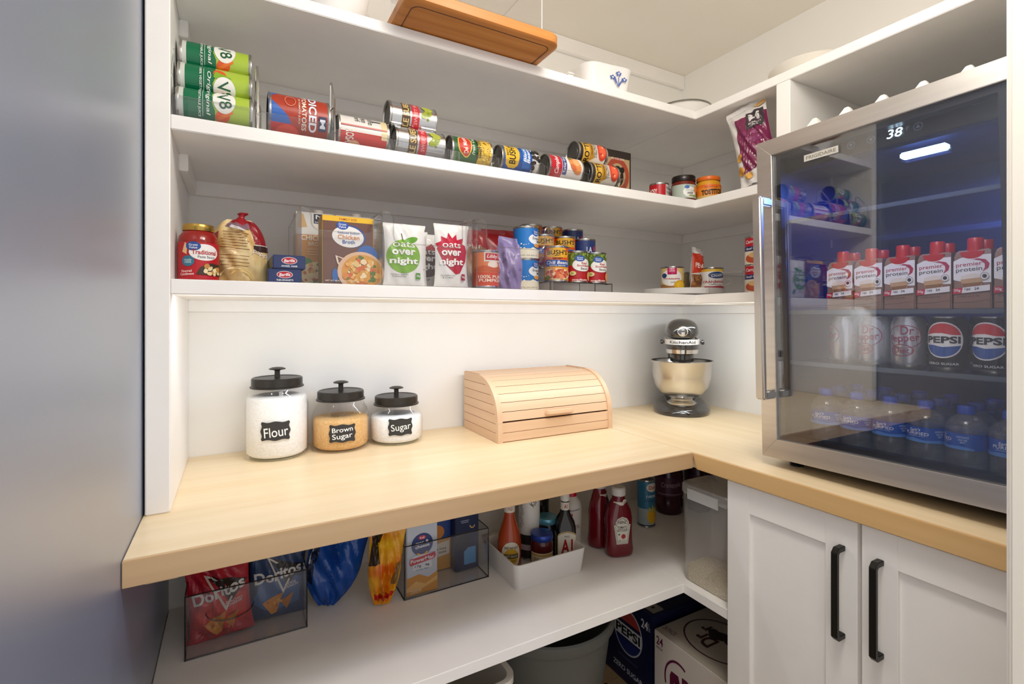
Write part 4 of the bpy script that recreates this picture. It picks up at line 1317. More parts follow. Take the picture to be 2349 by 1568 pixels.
e0 = tin_can('evaporated_milk_can', 'lower blue and cream tin of evaporated milk in the clear bin', 'can', (-1.043, -.335, Z3 + .003), .0385, .095, [(0, .3, '#dfd8c4'), (.3, 1, '#2276c4')], EV, rot=(0, 0, -12), group='tins of evaporated milk', top=C('#8a5a35', .4, .6))
copy_tree(e0, (-1.043, -.335, Z3 + .0985), 'upper blue and cream tin of evaporated milk stacked on another')
bag('lavender_pouch', 'lavender pouch leaning beside the pumpkin tin', 'pouch', (-1.118, -.335, Z3 + .003), .100, .158, .040, C('#8d7fb0', 0.35), [('dots', .5, .5, .8, .8, 20, .04, ['#9d90bf', '#7c6ea3'], 4)], rot=(-6, 12, -30), seed=8, wr=.003)
bag('red_pouch', 'red flour pouch behind the evaporated milk', 'pouch', (-1.072, -.225, Z3 + .003), .135, .198, .045, C('#b01720', 0.3), [('t', 'Flour\nTortilla', .24, .62, .36, .12, '#e8dcd8', 8, 0.01), ('r', .72, .80, .36, .10, '#c32a2a'), ('t', 'Ready to\nUse', .72, .80, .3, .07, '#e8dcd8'), ('e', .75, .45, .26, .22, '#b5763c', 20)], rot=(0, 0, -4), seed=9, wr=.002)
bag('brown_pouch', 'brown and red pouch at the left of the pumpkin bin', 'pouch', (-1.185, -.255, Z3 + .003), .105, .185, .035, C('#8f6a4c', 0.35), [('r', .5, .86, 1, .28, '#a32025'), ('t', 'Plain', .5, .72, .5, .08, '#e3d6ca', 6, 0.01), ('e', .5, .4, .3, .2, '#b98f60')], rot=(0, 0, 0), seed=10, wr=.002)

# stepped riser with tins
t = thing('can_riser', 'clear three-step riser under the bean and sauce tins', 'riser', (-.8905, -.415, Z3))
for k in range(3):
    y0, z = k * .085, .027 + k * .047
    MB().box(-.117, .117, y0, y0 + .085, z - .003, z, SMOKE).box(-.117, .117, y0, y0 + .003, (.0 if k == 0 else z - .047), z - .003, SMOKE).build('step', t)
    e = MB()
    e.tube([(-.117, y0, z), (.117, y0, z)], .0014, SMOKEE, 6)
    for x in (-.117, .117):
        e.tube([(x, y0, 0), (x, y0, z)], .0012, SMOKEE, 6)
        e.tube([(x, y0, z), (x, y0 + .085, z)], .0012, SMOKEE, 6)
    e.build('step_edge', t)


def beans(loc, label, top=False):
    return tin_can('beans_can', label, 'can', loc, .0375, .109, [(0, .45, '#d79a2b'), (.45, .62, '#d68a22'), (.62, 1, '#d1521b')],
                   [('p', [(.05, .80), (.25, .95), (.5, .99), (.75, .95), (.95, .80), (.9, .68), (.1, .68)], '#d9a42c'), ('t', "BUSH'S", .5, .82, .74, .13, '#1a1210', 0, 0.018), ('t', 'BEST', .5, .73, .2, .03, '#1a1210'), ('t', 'KIDNEY', .5, .655, .34, .05, '#241a12', 0, 0.02),
                    ('p', [(.02, .56), (.1, .62), (.9, .60), (1.0, .54), (.95, .42), (.08, .44)], '#1f4d9e'), ('t', 'Chili Beans', .5, .54, .80, .09, '#f0ede8', 0, 0.012, .2), ('t', 'PINTO BEANS', .5, .455, .56, .035, '#e8e2d8'),
                    ('e', .52, .22, .50, .16, '#e3c9a0'), ('dots', .5, .23, .82, .24, 46, .055, ['#b5452a', '#c9603c', '#d98458', '#a83a22'], 17), ('p', [(0, .1), (.15, .05), (.3, .12), (.2, .2)], '#4f6b2a')], rot=(0, 0, -27), group='bean tins on the riser')


steps = [Z3 + .0275, Z3 + .0745, Z3 + .1215]
bA = beans((-.957, -.372, steps[0]), 'orange bean tin on the front step of the riser')
copy_tree(bA, (-.950, -.287, steps[1]), 'orange bean tin on the middle step behind the front bean tin')
copy_tree(bA, (-.868, -.287, steps[1]), 'orange bean tin on the middle step next to the navy tin')
copy_tree(bA, (-.862, -.203, steps[2]), 'orange bean tin on the top step of the riser')
copy_tree(bA, (-.945, -.203, steps[2]), 'orange bean tin at the back left of the riser')
lc = [('t', 'LA', .50, .66, .22, .18, '#dfe2ea', 0, 0.01), ('t', 'CHOY', .60, .44, .50, .17, '#dfe2ea', 0, 0.012), ('e', .72, .70, .05, .08, '#c9303a'), ('r', .5, .25, .8, .03, '#5f6fa6'), ('t', 'CHOW MEIN', .55, .14, .5, .06, '#c9cfe0')]
l0 = tin_can('chow_mein_can', 'navy tin on the middle step of the riser', 'can', (-.787, -.290, steps[1]), .0375, .107, [(0, 1, '#24376f')], lc, rot=(0, 0, -10), group='navy tins on the riser')
copy_tree(l0, (-.773, -.203, steps[2]), 'navy tin on the top step of the riser')
en = [('r', .5, .86, 1.3, .28, '#5a6f2c'), ('dots', .45, .86, 1.2, .26, 26, .05, ['#7d9440', '#3d4f22', '#a0b45c'], 6), ('e', .62, .56, .40, .20, '#e6e4e0'), ('e', .50, .76, .19, .095, '#2a559f'), ('t', 'Great\nValue', .50, .76, .22, .10, '#e6ebf4', 0, 0.01), ('t', 'Red\nEnchilada', .66, .58, .52, .14, '#b5202a', 0, 0.012), ('t', 'Sauce', .68, .45, .32, .065, '#4a4644', 0, 0.008), ('e', .24, .30, .12, .07, '#d9c690'), ('e', .22, .30, .06, .04, '#9aa84e'), ('t', 'medium', .5, .10, .55, .06, '#ecdcd8', 0, 0.02), ('e', .9, .22, .12, .14, '#d99a5a')]
n0 = tin_can('enchilada_sauce_can', 'red and green sauce tin between the bean tin and its twin', 'can', (-.879, -.372, steps[0]), .0350, .099, [(0, .55, '#ab1f25'), (.55, 1, '#5a6f2c')], en, rot=(0, 0, -20), group='red sauce tins on the riser')
copy_tree(n0, (-.806, -.372, steps[0]), 'red and green sauce tin at the right front end of the riser', (0, 0, -22))

# turntable in the corner
t = thing('turntable', 'round white turntable in the shelf corner', 'turntable', (-.315, -.285, Z3))
MB().lathe([(0, .006), (.147, .006), (.150, .008), (.150, .026), (.147, .028), (.145, .020), (0, .020)], C('#d9d6d2', 0.4), 64).build('tray', t)
MB().lathe([(0, 0), (.09, 0), (.09, .006), (0, .006)], C('#8c8884'), 40).build('swivel_base', t)
ZT3 = Z3 + .0203
tin_can('pineapple_can', 'yellow and white pineapple tin on the turntable', 'can', (-.400, -.315, ZT3), .0415, .086, [(0, .25, '#a8713a'), (.25, 1, '#d3b878')],
        [('e', .36, .52, .42, .34, '#e6e3de'), ('r', .40, .84, .34, .30, '#c01a5c'), ('p', [(.24, .66), (.40, .74), (.56, .66), (.56, .72), (.24, .72)], '#c01a5c'), ('t', 'NEW\nLOOK', .40, .86, .2, .16, '#f0d8e2'), ('e', .10, .62, .11, .10, '#24406f'), ('t', 'Pineapple', .38, .48, .58, .09, '#b5302a', 0, 0.012), ('t', 'tidbits', .50, .34, .3, .06, '#9a9690'), ('e', .72, .20, .26, .22, '#d9a51c'), ('e', .72, .22, .18, .15, '#e8bd36'), ('p', [(.84, .34), (1.05, .5), (1.0, .3)], '#8a6a24')], rot=(0, 0, -34))
tin_can('plain_tin', 'dull silver tin behind the pineapple tin', 'can', (-.332, -.250, ZT3), .036, .084, [(0, 1, '#8d8073')], [('r', .5, .5, 1, .03, '#6e6358')], rot=(0, 0, -30))
tin_can('plain_tin', 'small dark tin behind the nut pouch', 'can', (-.245, -.225, ZT3), .034, .080, [(0, 1, '#7a6a4c')], None)
bag('nut_pouch', 'red and white pouch of nuts standing edge-on on the turntable', 'pouch', (-.305, -.340, ZT3), .090, .160, .040, C('#d9d5d0', 0.35),
    [('p', [(0, .38), (0, .86), (1, .86), (1, .40), (.5, .44)], '#c23a22'), ('t', 'PECANS', .5, .58, .8, .12, '#f0e6dc', 0, 0.02), ('r', .5, .18, 1, .36, '#8a5a34'), ('dots', .5, .18, .9, .3, 24, .09, ['#a8713f', '#6e4424', '#c08a52'], 8)], rot=(0, 6, 14), seed=14, wr=.002)
tin_can('cranberry_can', 'white and yellow cranberry sauce tin on the turntable', 'can', (-.262, -.378, ZT3), .0405, .084, [(0, .82, '#e2dfda'), (.82, 1, '#d9b13a')],
        [('e', .60, .66, .34, .15, '#1c3f74'), ('t', 'Ocean', .60, .66, .46, .12, '#e6e9ee', 8, 0.012, .2), ('t', 'CRANBERRY', .5, .37, .92, .10, '#b01a34', 0, 0.025), ('t', 'jellied sauce', .55, .25, .4, .05, '#55506a'), ('p', [(.0, .0), (.0, .12), (.15, .18), (.4, .17), (.7, .20), (1.1, .16), (1.2, 0)], '#9c1532')], rot=(0, 0, -36))
# clear bin and soup tins at the right end of the shelf
t = clear_bin('clear_bin', 'low clear bin with a handle slot near the soup tins', (-.405, -.545, Z3), .125, .30, .068, rz=-90)
MB().tube([(.034 * math.cos(R(a)) - .008, -.003, .040 + .012 * math.sin(R(a))) for a in range(0, 360, 15)], .0016, CLEARE, 6, closed=True).build('handle_slot', t)
gv = [('r', .5, .80, 1.3, .36, '#b81a2c'), ('t', "Campbell's", .5, .80, .80, .16, '#f0ebe6', 4, 0.01, .25), ('r', .5, .55, 1.3, .16, '#27366e'), ('t', 'Beef Gravy', .45, .55, .6, .09, '#eeeeee', 3, 0.015), ('r', .5, .23, 1.3, .46, '#e0d8c8'), ('e', .5, .20, .40, .17, '#b9512c'), ('e', .55, .32, .3, .10, '#d9b074'), ('e', .66, .34, .08, .05, '#6f7a3a')]
g0 = tin_can('gravy_can', 'lower red and white gravy tin stacked by the cooler handle', 'can', (-.335, -.610, Z3 + .0025), .034, .090, [(0, 1, '#b81a2c')], gv, rot=(0, 0, -62), group='stacked gravy tins')
copy_tree(g0, (-.335, -.610, Z3 + .0930), 'upper red and white gravy tin stacked by the cooler handle')
tin_can('soup_can', 'tin with red top and pale label beside the lower gravy tin', 'can', (-.375, -.672, Z3 + .0025), .034, .092, [(0, .6, '#d9d4c8'), (.6, 1, '#b4201f')], [('t', "Campbell's", .5, .80, .8, .16, '#f0ebe6', 4, 0.01, .25), ('p', [(.2, .60), (.8, .60), (.5, .44)], '#48603a'), ('t', 'Cream of\nChicken', .5, .24, .7, .2, '#3c3a36', 0, 0.01)], rot=(0, 0, -62))

# ================================================================== shelf under the worktop
ZL = .5072
DOR = []


def dorito(lab, loc, col, col2, name2, rot, seed, w=.145, h=.188):
    ops = [('p', [(.02, .04), (.98, .04), (.98, .90), (.02, .90)], C(col, .28)), ('p', [(.05, .25), (.4, .10), (.9, .18), (.95, .5), (.6, .60), (.2, .5)], C(col2, .28)),
           ('p', [(.30, .82), (.98, .66), (.66, .42), (.56, .60)], '#241a18'), ('p', [(.28, .84), (.50, .74), (.46, .73), (.34, .79), (.60, .40), (.70, .52), (.72, .50), (.60, .34)], '#cfc8c2'),
           ('t', 'Doritos', .50, .60, .86, .15, '#d9d6d4', 8, 0.03), ('t', name2, .74, .43, .28, .07, '#d9cfca', 6, 0.015, .2),
           ('p', [(.24, .24), (.60, .36), (.50, .08), (.42, .06)], '#c98238'), ('p', [(.55, .24), (.80, .32), (.68, .10)], '#b8702c'), ('dots', .45, .22, .25, .14, 8, .02, ['#a85f22', '#dba050'], seed), ('r', .5, .95, 1, .05, C(col2, .3))]
    return bag('tortilla_chip_bag', lab, 'bag', loc, w, h, .050, film(col, .28, .35, 24), ops, rot=rot, seed=seed, wr=.003, pinch=.07, group='bags of tortilla chips', seal=(.93,))


clear_bin('smoked_bin', 'smoked clear bin holding red and blue chip bags', (-1.786, -.266, ZL), .262, .24, .148, SMOKE, SMOKEE)
e = MB()
e.tube([(-.04 + .05 * math.cos(R(a)), -.002, .100 + .028 * math.sin(R(a))) for a in range(180, 361, 12)], .0012, SMOKEE, 6)
e.build('handle_slot', bpy.data.objects['smoked_bin'])
dorito('red tortilla chip bag in the smoked bin', (-1.843, -.205, ZL + .003), '#a8152a', '#c42a26', 'NACHO\nCHEESE', (-7, -4, 0), 41)
dorito('blue tortilla chip bag in the smoked bin', (-1.722, -.180, ZL + .003), '#2b3f66', '#3d5f93', 'COOL\nRANCH', (-7, 3, 0), 42)
dorito('dark red chip bag at the back of the smoked bin', (-1.840, -.120, ZL + .003), '#5e0f1c', '#761a22', 'SPICY', (-3, -2, 0), 43, h=.225)
dorito('navy chip bag at the back of the smoked bin', (-1.715, -.110, ZL + .003), '#131a33', '#1c2748', 'RANCH', (-3, 2, 0), 44, h=.225)

bag('potato_chip_bag', 'crumpled blue potato chip bag standing beside the smoked bin', 'bag', (-1.598, -.195, ZL + .005), .165, .225, .062, film('#174a9c', .2, .7, 30), [('p', [(.0, .30), (.10, .25), (.16, .6), (.2, .95), (.05, .95)], '#0e1c3d'), ('p', [(.03, .5), (.05, .5), (.12, .9), (.10, .9)], '#c9ced6'), ('t', 'Chips', .62, .80, .3, .07, '#7f9fd6', 40)], rot=(-3, 12, -4), seed=51, wr=.006, pinch=.16, btaper=.75)
bag('corn_chip_bag', 'crumpled yellow and orange corn chip bag beside the blue bag', 'bag', (-1.462, -.262, ZL + .003), .100, .215, .055, noise_mat('yellow_orange_film', '#d96a12', '#efc022', (9, 9, 14), 0.22, .5, 3, bump=.9), [('p', [(.1, .06), (.9, .10), (.92, .17), (.12, .15)], '#c8201c'), ('p', [(.0, .5), (.3, .55), (.22, .8), (.45, .92), (.1, .98)], '#3b2a16'), ('p', [(.70, .25), (.92, .3), (.95, .55), (.75, .5)], '#8a6a3c')], rot=(-2, 5, -6), seed=52, wr=.006, pinch=.15, btaper=.6)

# second smoked bin
clear_bin('smoked_bin', 'smoked clear bin holding the mac and cheese box', (-1.270, -.272, ZL), .262, .24, .150, SMOKE, SMOKEE)
carton('mac_and_cheese_box', 'pale blue and orange mac and cheese box in the smoked bin', 'box', (-1.346, -.262, ZL + .003), .092, .035, .205, '#c2cad8',
       [('p', [(0, 0), (1, 0), (1, .26), (.7, .20), (.4, .27), (0, .24)], '#cf8f35'), ('p', [(0, .10), (.3, .18), (.6, .12), (1, .2), (1, .14), (.5, .06), (0, .05)], '#e2b36a'), ('e', .5, .68, .35, .155, '#233a78'), ('e', .5, .775, .12, .03, '#c8324a'), ('t', 'Kraft', .5, .775, .15, .03, '#f0f0f2', 0, 0.01), ('t', 'mac &\ncheese', .5, .685, .46, .10, '#eef0f4', 4, 0.02), ('ring', .5, .585, .2, .06, .35, '#e0a23a', 200, 345),
        ('r', .5, .44, .62, .20, '#d9dde4'), ('p', [(.08, .44), (.10, .50), (.92, .54), (.94, .49), (.90, .45), (.12, .41)], '#c01f3a'), ('t', 'PowerMac', .5, .475, .76, .05, '#f0eef0', 3, 0.02), ('t', '17g', .36, .385, .2, .04, '#2b3050', 0, 0.01), ('t', '6g', .66, .385, .13, .04, '#2b3050', 0, 0.01), ('t', 'protein  fiber', .5, .335, .4, .018, '#5a6078'), ('t', '2009', .28, .05, .36, .05, '#ead7ae', 0, 0.01)], group='boxes in the smoked bin')
carton('macaroni_box', 'navy and yellow macaroni box behind the mac and cheese box', 'box', (-1.258, -.165, ZL + .003), .085, .04, .190, '#2a4a94', [('r', .5, .25, 1, .5, '#c98f2e'), ('e', .4, .62, .3, .12, '#d98a3a'), ('p', [(.1, .2), (.9, .24), (.9, .46), (.1, .42)], '#d9cfc0'), ('t', 'kids love\nthe taste', .5, .32, .55, .1, '#4a4038'), ('ring', .3, .88, .25, .08, .3, '#d9b05a', 190, 350)], group='boxes in the smoked bin')
carton('macaroni_box', 'dark navy macaroni box at the right of the smoked bin', 'box', (-1.180, -.205, ZL + .003), .080, .05, .172, '#18254d', [('r', .62, .25, .5, .3, '#4f93c9'), ('e', .3, .5, .28, .16, '#0e1530'), ('ring', .72, .80, .12, .06, .35, '#d9b46a', 180, 350), ('r', .4, .90, .35, .012, '#aab4d0'), ('r', .4, .87, .3, .012, '#aab4d0')], group='boxes in the smoked bin')

# white bin with sauces
t = thing('white_bin', 'white plastic bin holding sauce bottles', 'bin', (-.982, -.392, ZL))
WPL = C('#dcdad7', 0.35)


def rrect(w, d, r, z, y0=0.0, n=5):
    out = []
    for cx, cy, a0 in ((w / 2 - r, r, -90), (w / 2 - r, d - r, 0), (-w / 2 + r, d - r, 90), (-w / 2 + r, r, 180)):
        for k in range(n + 1):
            a = R(a0 + 90 * k / n)
            out.append((cx + r * math.cos(a), y0 + cy + r * math.sin(a), z))
    return out


b = MB()
b.loft([rrect(.240, .205, .018, 0, .008), rrect(.258, .222, .02, .074, 0), rrect(.258, .222, .02, .0755, 0), rrect(.250, .214, .018, .0755, .004), rrect(.246, .210, .017, .072, .006), rrect(.232, .196, .014, .003, .013)], WPL)
b.build('bin_body', t, angle=30)


def bottle(name, label, loc, parts, art=None, rz=0, sx=1.0, sy=1.0, cat='bottle', group=None):
    t = thing(name, label, cat, loc, (0, 0, rz), group)
    for pn_, prof, m_ in parts:
        MB().lathe(prof, m_, 36, sx=sx if pn_ != 'cap' else 1, sy=sy if pn_ != 'cap' else 1).build(pn_, t, angle=50)
    if art:
        ops, w, z0, h, r = art
        def f(s, q, l):
            a = s / r
            return ((r + l) * sx * math.sin(a), -(r + l) * sy * math.cos(a), z0 + q)
        put('paper_label', art_mesh('paper_label', ops, w, h, f, ds=r * .16), t)
    return t


ZB = ZL + .0035
bottle('barbecue_sauce_bottle', 'orange barbecue sauce bottle with round cream label', (-1.060, -.262, ZB),
       [('bottle_body', [(0, 0), (.034, 0), (.0375, .005), (.0375, .085), (.034, .11), (.026, .135), (.019, .155), (.016, .170), (.016, .182)], C('#a8431d', 0.1)), ('cap', [(.0175, .180), (.0175, .215), (.016, .217), (0, .217)], C('#d8d0c4', 0.4))],
       ([('p', ell(.5, .44, .5, .5, 28), '#d9d2c2'), ('t', "SWEET BABY RAY'S", .5, .72, .70, .10, '#1f1a16', 0, 0.02), ('e', .5, .40, .36, .30, '#c9a02c'), ('r', .5, .42, .72, .16, '#4a4438'), ('t', 'HOT SAUCE', .5, .42, .6, .09, '#e3d9b8', 0, 0.01), ('t', 'wing sauce', .5, .26, .4, .06, '#3a3020')], .064, .018, .085, .0379), rz=-20)
put('neck_print', art_mesh('neck_print', [('t', 'KING\nWILD', .5, .5, .5, .7, '#a0302a', 0, .01)], .03, .030, cyl_map(.0177, 0, .183), ds=.003), bpy.data.objects['barbecue_sauce_bottle'])
tin_can('white_canister', 'tall white paper canister at the back of the white bin', 'canister', (-.962, -.220, ZB), .036, .225, [(0, .14, '#241f22'), (.14, .22, '#b9a8b0'), (.22, .36, '#2b2528'), (.36, 1, '#dcdad6')],
        [('t', "KIND", .70, .86, .5, .09, '#2a2625', 50, 0.01)] + [('r', .16 + .03 * math.sin(k), .88 - .024 * k, .14 + .05 * math.cos(k * 2.1), .008, '#8a8682') for k in range(18)], rot=(0, 0, -24))
BL = C('#27439a', 0.25, 0.4)
t = bottle('jam_jar', 'dark red jam jar with blue lid in front', (-.963, -.300, ZB), [('glass_body', [(0, 0), (.033, 0), (.036, .004), (.036, .078), (.032, .088), (.032, .094)], C('#4a1012', 0.1)), ('cap', [(.0345, .088), (.0355, .090), (.0355, .104), (.034, .107), (.02, .109), (0, .108)], BL)],
           ([('r', .5, .5, 1.1, 1, '#cfc3a4'), ('r', .5, .86, 1.1, .14, '#b89a54'), ('p', [(.3, .1), (.6, .7), (.9, .5), (.8, .05)], '#5c3a3a'), ('t', 'FRUIT\nSPREAD', .24, .48, .3, .4, '#4a4238')], .075, .010, .045, .0364), rz=-30, group='jam jars with blue lids', cat='jar')
t = bottle('jam_jar', 'jam jar with pale teal lid behind the blue-lidded one', (-.905, -.240, ZB), [('glass_body', [(0, 0), (.033, 0), (.036, .004), (.036, .100), (.032, .108), (.032, .114)], C('#181416', 0.12)), ('cap', [(.0345, .108), (.0355, .110), (.0355, .122), (.034, .126), (.02, .128), (0, .127)], C('#5f9bb0', 0.25, 0.4))], None, rz=-30, group='jam jars with blue lids', cat='jar')
# square-shouldered steak sauce bottle
t = thing('steak_sauce_bottle', 'dark steak sauce bottle with cream label and white cap', 'bottle', (-.868, -.292, ZB), (0, 0, -24))
b = MB()
def sq(w, z, e):
    return [(w * math.copysign(abs(math.cos(R(a))) ** (2 / e), math.cos(R(a))), w * math.copysign(abs(math.sin(R(a))) ** (2 / e), math.sin(R(a))), z) for a in range(0, 360, 12)]
b.loft([sq(.032, 0, 5), sq(.033, .004, 5), sq(.033, .105, 5), sq(.029, .125, 4), sq(.017, .148, 2.5), sq(.014, .165, 2), sq(.0135, .195, 2)], C('#15100f', 0.1))
b.build('bottle_body', t, angle=50)
MB().lathe([(.0155, .190), (.0155, .212), (.014, .214), (0, .214)], C('#dcd9d4', 0.4), 24).build('cap', t)
MB().lathe([(.0142, .160), (.0150, .161), (.0145, .186)], C('#d9d4c8', 0.5), 24).build('neck_band', t)
put('paper_label', art_mesh('paper_label', [('p', [(0, 0), (1, 0), (1, .82)] + [(.5 + .5 * math.cos(R(a)), .80 + .16 * math.sin(R(a))) for a in range(0, 181, 15)] + [(0, .82)], '#b09a6c'), ('p', [(.04, .03), (.96, .03), (.96, .80), (.8, .87), (.5, .91), (.2, .87), (.04, .80)], '#dedacb'), ('t', 'A1', .5, .42, .62, .52, '#ab1a24', 0, 0.03), ('t', 'SAUCE', .5, .78, .26, .06, '#4a3a30')], .062, .090, flat_map(0, -.0333, .014)), t)
put('paper_side_label', art_mesh('paper_side_label', [('r', .5, .45, .96, .84, '#cfc8b8')] + [('r', .5, .76 - .07 * k, .6, .02, '#6a6258') for k in range(9)], .060, .090, lambda s, q, l: (-.0333 - l, -s, .014 + q)), t)
put('neck_print', art_mesh('neck_print', [('t', 'A1', .5, .5, .5, .6, '#ab1a24', 0, 0.03)], .022, .022, cyl_map(.0152, 0, .163), ds=.003), t)
t = bottle('squeeze_bottle', 'white squeeze bottle with red cap behind the steak sauce', (-.776, -.200, ZB - .003), [('bottle_body', [(0, 0), (.033, 0), (.037, .005), (.037, .125), (.034, .145), (.022, .160), (.017, .166)], C('#d6d3cf', 0.3)), ('cap', [(.019, .163), (.019, .198), (.017, .201), (0, .201)], C('#c21232', 0.3))],
           ([('e', .34, .66, .10, .07, '#c01a30'), ('e', .44, .72, .05, .05, '#c01a30'), ('t', 'Polynesian', .6, .86, .5, .06, '#6a6460', 8), ('t', 'sauce\n8 fl oz', .62, .38, .4, .10, '#8a4a4a', 6)], .075, .02, .12, .0372), rz=-26)
bag('dark_snack_bag', 'dark snack bag behind the sauce bottles', 'bag', (-.880, -.120, ZL), .13, .235, .07, film('#1b1c22', 0.2), [('e', .6, .62, .14, .06, '#5a544e'), ('p', [(.2, .7), (.8, .8), (.7, .9), (.3, .86)], '#2c3040')], rot=(-3, 0, -10), seed=61, wr=.005)

# ketchup bottles
KR = C('#6d0f1d', 0.08, 0, .5, .3)


def ketchup(label, loc, rz):
    t = thing('ketchup_bottle', label, 'bottle', loc, (0, 0, rz), 'ketchup bottles')
    b = MB()
    def ov(w, d, z, e=3.0):
        return [(w * math.copysign(abs(math.cos(R(a))) ** (2 / e), math.cos(R(a))), d * math.copysign(abs(math.sin(R(a))) ** (2 / e), math.sin(R(a))), z) for a in range(0, 360, 10)]
    b.loft([ov(.038, .026, 0), ov(.045, .032, .006), ov(.047, .034, .022), ov(.0445, .031, .05), ov(.043, .0305, .09), ov(.0445, .031, .125), ov(.040, .029, .150, 2.6), ov(.028, .024, .176, 2.3), ov(.021, .021, .190, 2), ov(.020, .020, .203, 2)], KR)
    b.build('bottle_body', t, angle=60)
    MB().lathe([(.021, .198), (.0235, .200), (.0235, .222), (.020, .226), (0, .226)], C('#d6d4d2', 0.35), 28).build('cap', t)
    cream = '#d9d5c8'
    ops = [('p', [(.16, 0), (.84, 0), (1, .70), (.90, .72), (.90, .80), (.78, .93), (.5, 1), (.22, .93), (.10, .80), (.10, .72), (0, .70)], '#cfcabc'), ('p', [(.21, .04), (.79, .04), (.93, .67), (.84, .70), (.83, .79), (.74, .89), (.5, .95), (.26, .89), (.17, .79), (.16, .70), (.07, .67)], '#8c867a'),
           ('p', [(.235, .06), (.765, .06), (.90, .655), (.81, .685), (.80, .78), (.72, .87), (.5, .925), (.28, .87), (.20, .78), (.19, .685), (.10, .655)], cream), ('t', 'HEINZ', .5, .80, .50, .11, '#22201e', 0, 0.02), ('t', 'TOMATO\nKETCHUP', .5, .56, .62, .20, '#2a2624', 0, 0.012), ('e', .56, .28, .13, .085, '#b01c26'), ('e', .30, .36, .05, .03, '#3a4a2a', 40), ('t', '57', .34, .12, .14, .05, '#3a3632'), ('r', .6, .12, .24, .012, '#6a645c')]
    put('paper_label', art_mesh('paper_label', ops, .058, .090, lambda s, q, l: (s, -.0308 - l - .001 * math.cos(s * 40), .046 + q), ds=.01), t)
    put('neck_label', art_mesh('neck_label', [('r', .5, .5, 1.0, .42, cream), ('p', [(.62, 0), (.84, 0), (.94, .5), (.84, 1), (.62, 1), (.52, .5)], cream), ('t', '57', .73, .5, .16, .5, '#2a2624', 0, .01)], .050, .026, lambda s, q, l: (.0245 * math.sin(s / .0245) * 1.12, -(.0250 + l) * math.cos(s / .0245), .163 + q), ds=.004), t)
    return t


ketchup('ketchup bottle in front with cream label facing out', (-.690, -.350, ZL), -18)
ketchup('ketchup bottle behind turned sideways', (-.700, -.262, ZL), 26)
tin_can('juice_can', 'tall blue pineapple juice can with yellow fruit', 'can', (-.440, -.222, ZL), .034, .178, [(0, .06, '#1e2a3a'), (.06, .4, '#9aa6a8'), (.4, 1, '#2f6f92')],
        [('e', .66, .85, .30, .095, '#d9d2c4'), ('t', 'Dole', .68, .85, .42, .08, '#a8282a', 0, 0.02), ('t', '100%', .60, .665, .50, .05, '#dce8ec', 0, 0.012, .2), ('t', 'PINEAPPLE', .62, .57, .66, .035, '#1c3f6a', 0, 0.02), ('e', .66, .25, .26, .16, '#d9a722'), ('p', [(.45, .45), (.6, .40), (.66, .50), (.72, .40), (.9, .46), (.8, .34), (.5, .34)], '#b9a94a')], rot=(0, 0, -24))
DP = C('#3a1424', 0.15)
for k, (x, y) in enumerate(((-.262, -.165), (-.130, -.205))):
    t = thing('juice_bottle', ['large dark cranberry juice bottle in the under-worktop corner', 'large dark juice bottle beside the cranberry bottle'][k], 'bottle', (x, y, ZL), (0, 0, -30), 'large dark juice bottles')
    MB().lathe([(0, 0), (.05, 0), (.056, .006), (.056, .05), (.053, .06), (.056, .07), (.056, .16), (.048, .19), (.03, .215), (.02, .23), (.02, .245)], DP, 36).build('bottle_body', t, angle=50)
    MB().lathe([(.022, .242), (.022, .262), (0, .263)], C('#d0cccb', .4), 24).build('cap', t)
    lb = MB().lathe([(.0568, .075), (.0568, .150)], C('#431530', 0.4), 36).build('paper_label', t)
    put('lettering', art_mesh('lettering', [('t', 'Cranapple', .45, .6, .8, .34, '#9c7f8e', 4, .01, .2), ('r', .5, .12, 1.2, .06, '#80606e')], .10, .075, cyl_map(.0570, 0, .075), ds=.009), lb)

# tall frosted dry food container
t = thing('food_container', 'tall frosted food container with flip lid and a little rice left', 'container', (-.555, -.648, ZL), (0, 0, 0))
WX, WY_ = .070, .092
def cr(wx, wy, z, e=7):
    return [(wx * math.copysign(abs(math.cos(R(a))) ** (2 / e), math.cos(R(a))), wy * math.copysign(abs(math.sin(R(a))) ** (2 / e), math.sin(R(a))), z) for a in range(0, 360, 9)]
MB().loft([cr(WX * .93, WY_ * .93, 0), cr(WX * .95, WY_ * .95, .004), cr(WX, WY_, .262), cr(WX * 1.02, WY_ * 1.02, .270)], FROST, caps=False).build('container_body', t, angle=50)
RICE = noise_mat('rice', '#b7a88c', '#d6c9ae', (260, 260, 260), .9, .1, 2)
MB().loft([cr(WX * .91, WY_ * .91, .002), cr(WX * .92, WY_ * .92, .040), cr(WX * .6, WY_ * .6, .046), cr(.01, .01, .044)], RICE).build('rice', t, angle=60)['kind'] = 'stuff'
LIDM = frosted('frosted_lid', 0.3)
ld = MB().loft([cr(WX * 1.03, WY_ * 1.03, .262), cr(WX * 1.05, WY_ * 1.05, .266), cr(WX * 1.05, WY_ * 1.05, .286), cr(WX * 1.0, WY_ * 1.0, .292), cr(.01, .01, .293)], LIDM).build('lid', t, angle=50)
MB().box(-WX * 1.10, -WX * 1.05, -.050, .060, .250, .284, frosted('latch_plastic', 0.6)).build('latch', ld, 0.003)
MB().tube([(-WX * .8, -WY_ * 1.08, .262), (-WX * .2, -WY_ * 1.10, .262), (WX * .6, -WY_ * 1.08, .262)], .006, FROST, 8).build('pour_spout_ring', ld)

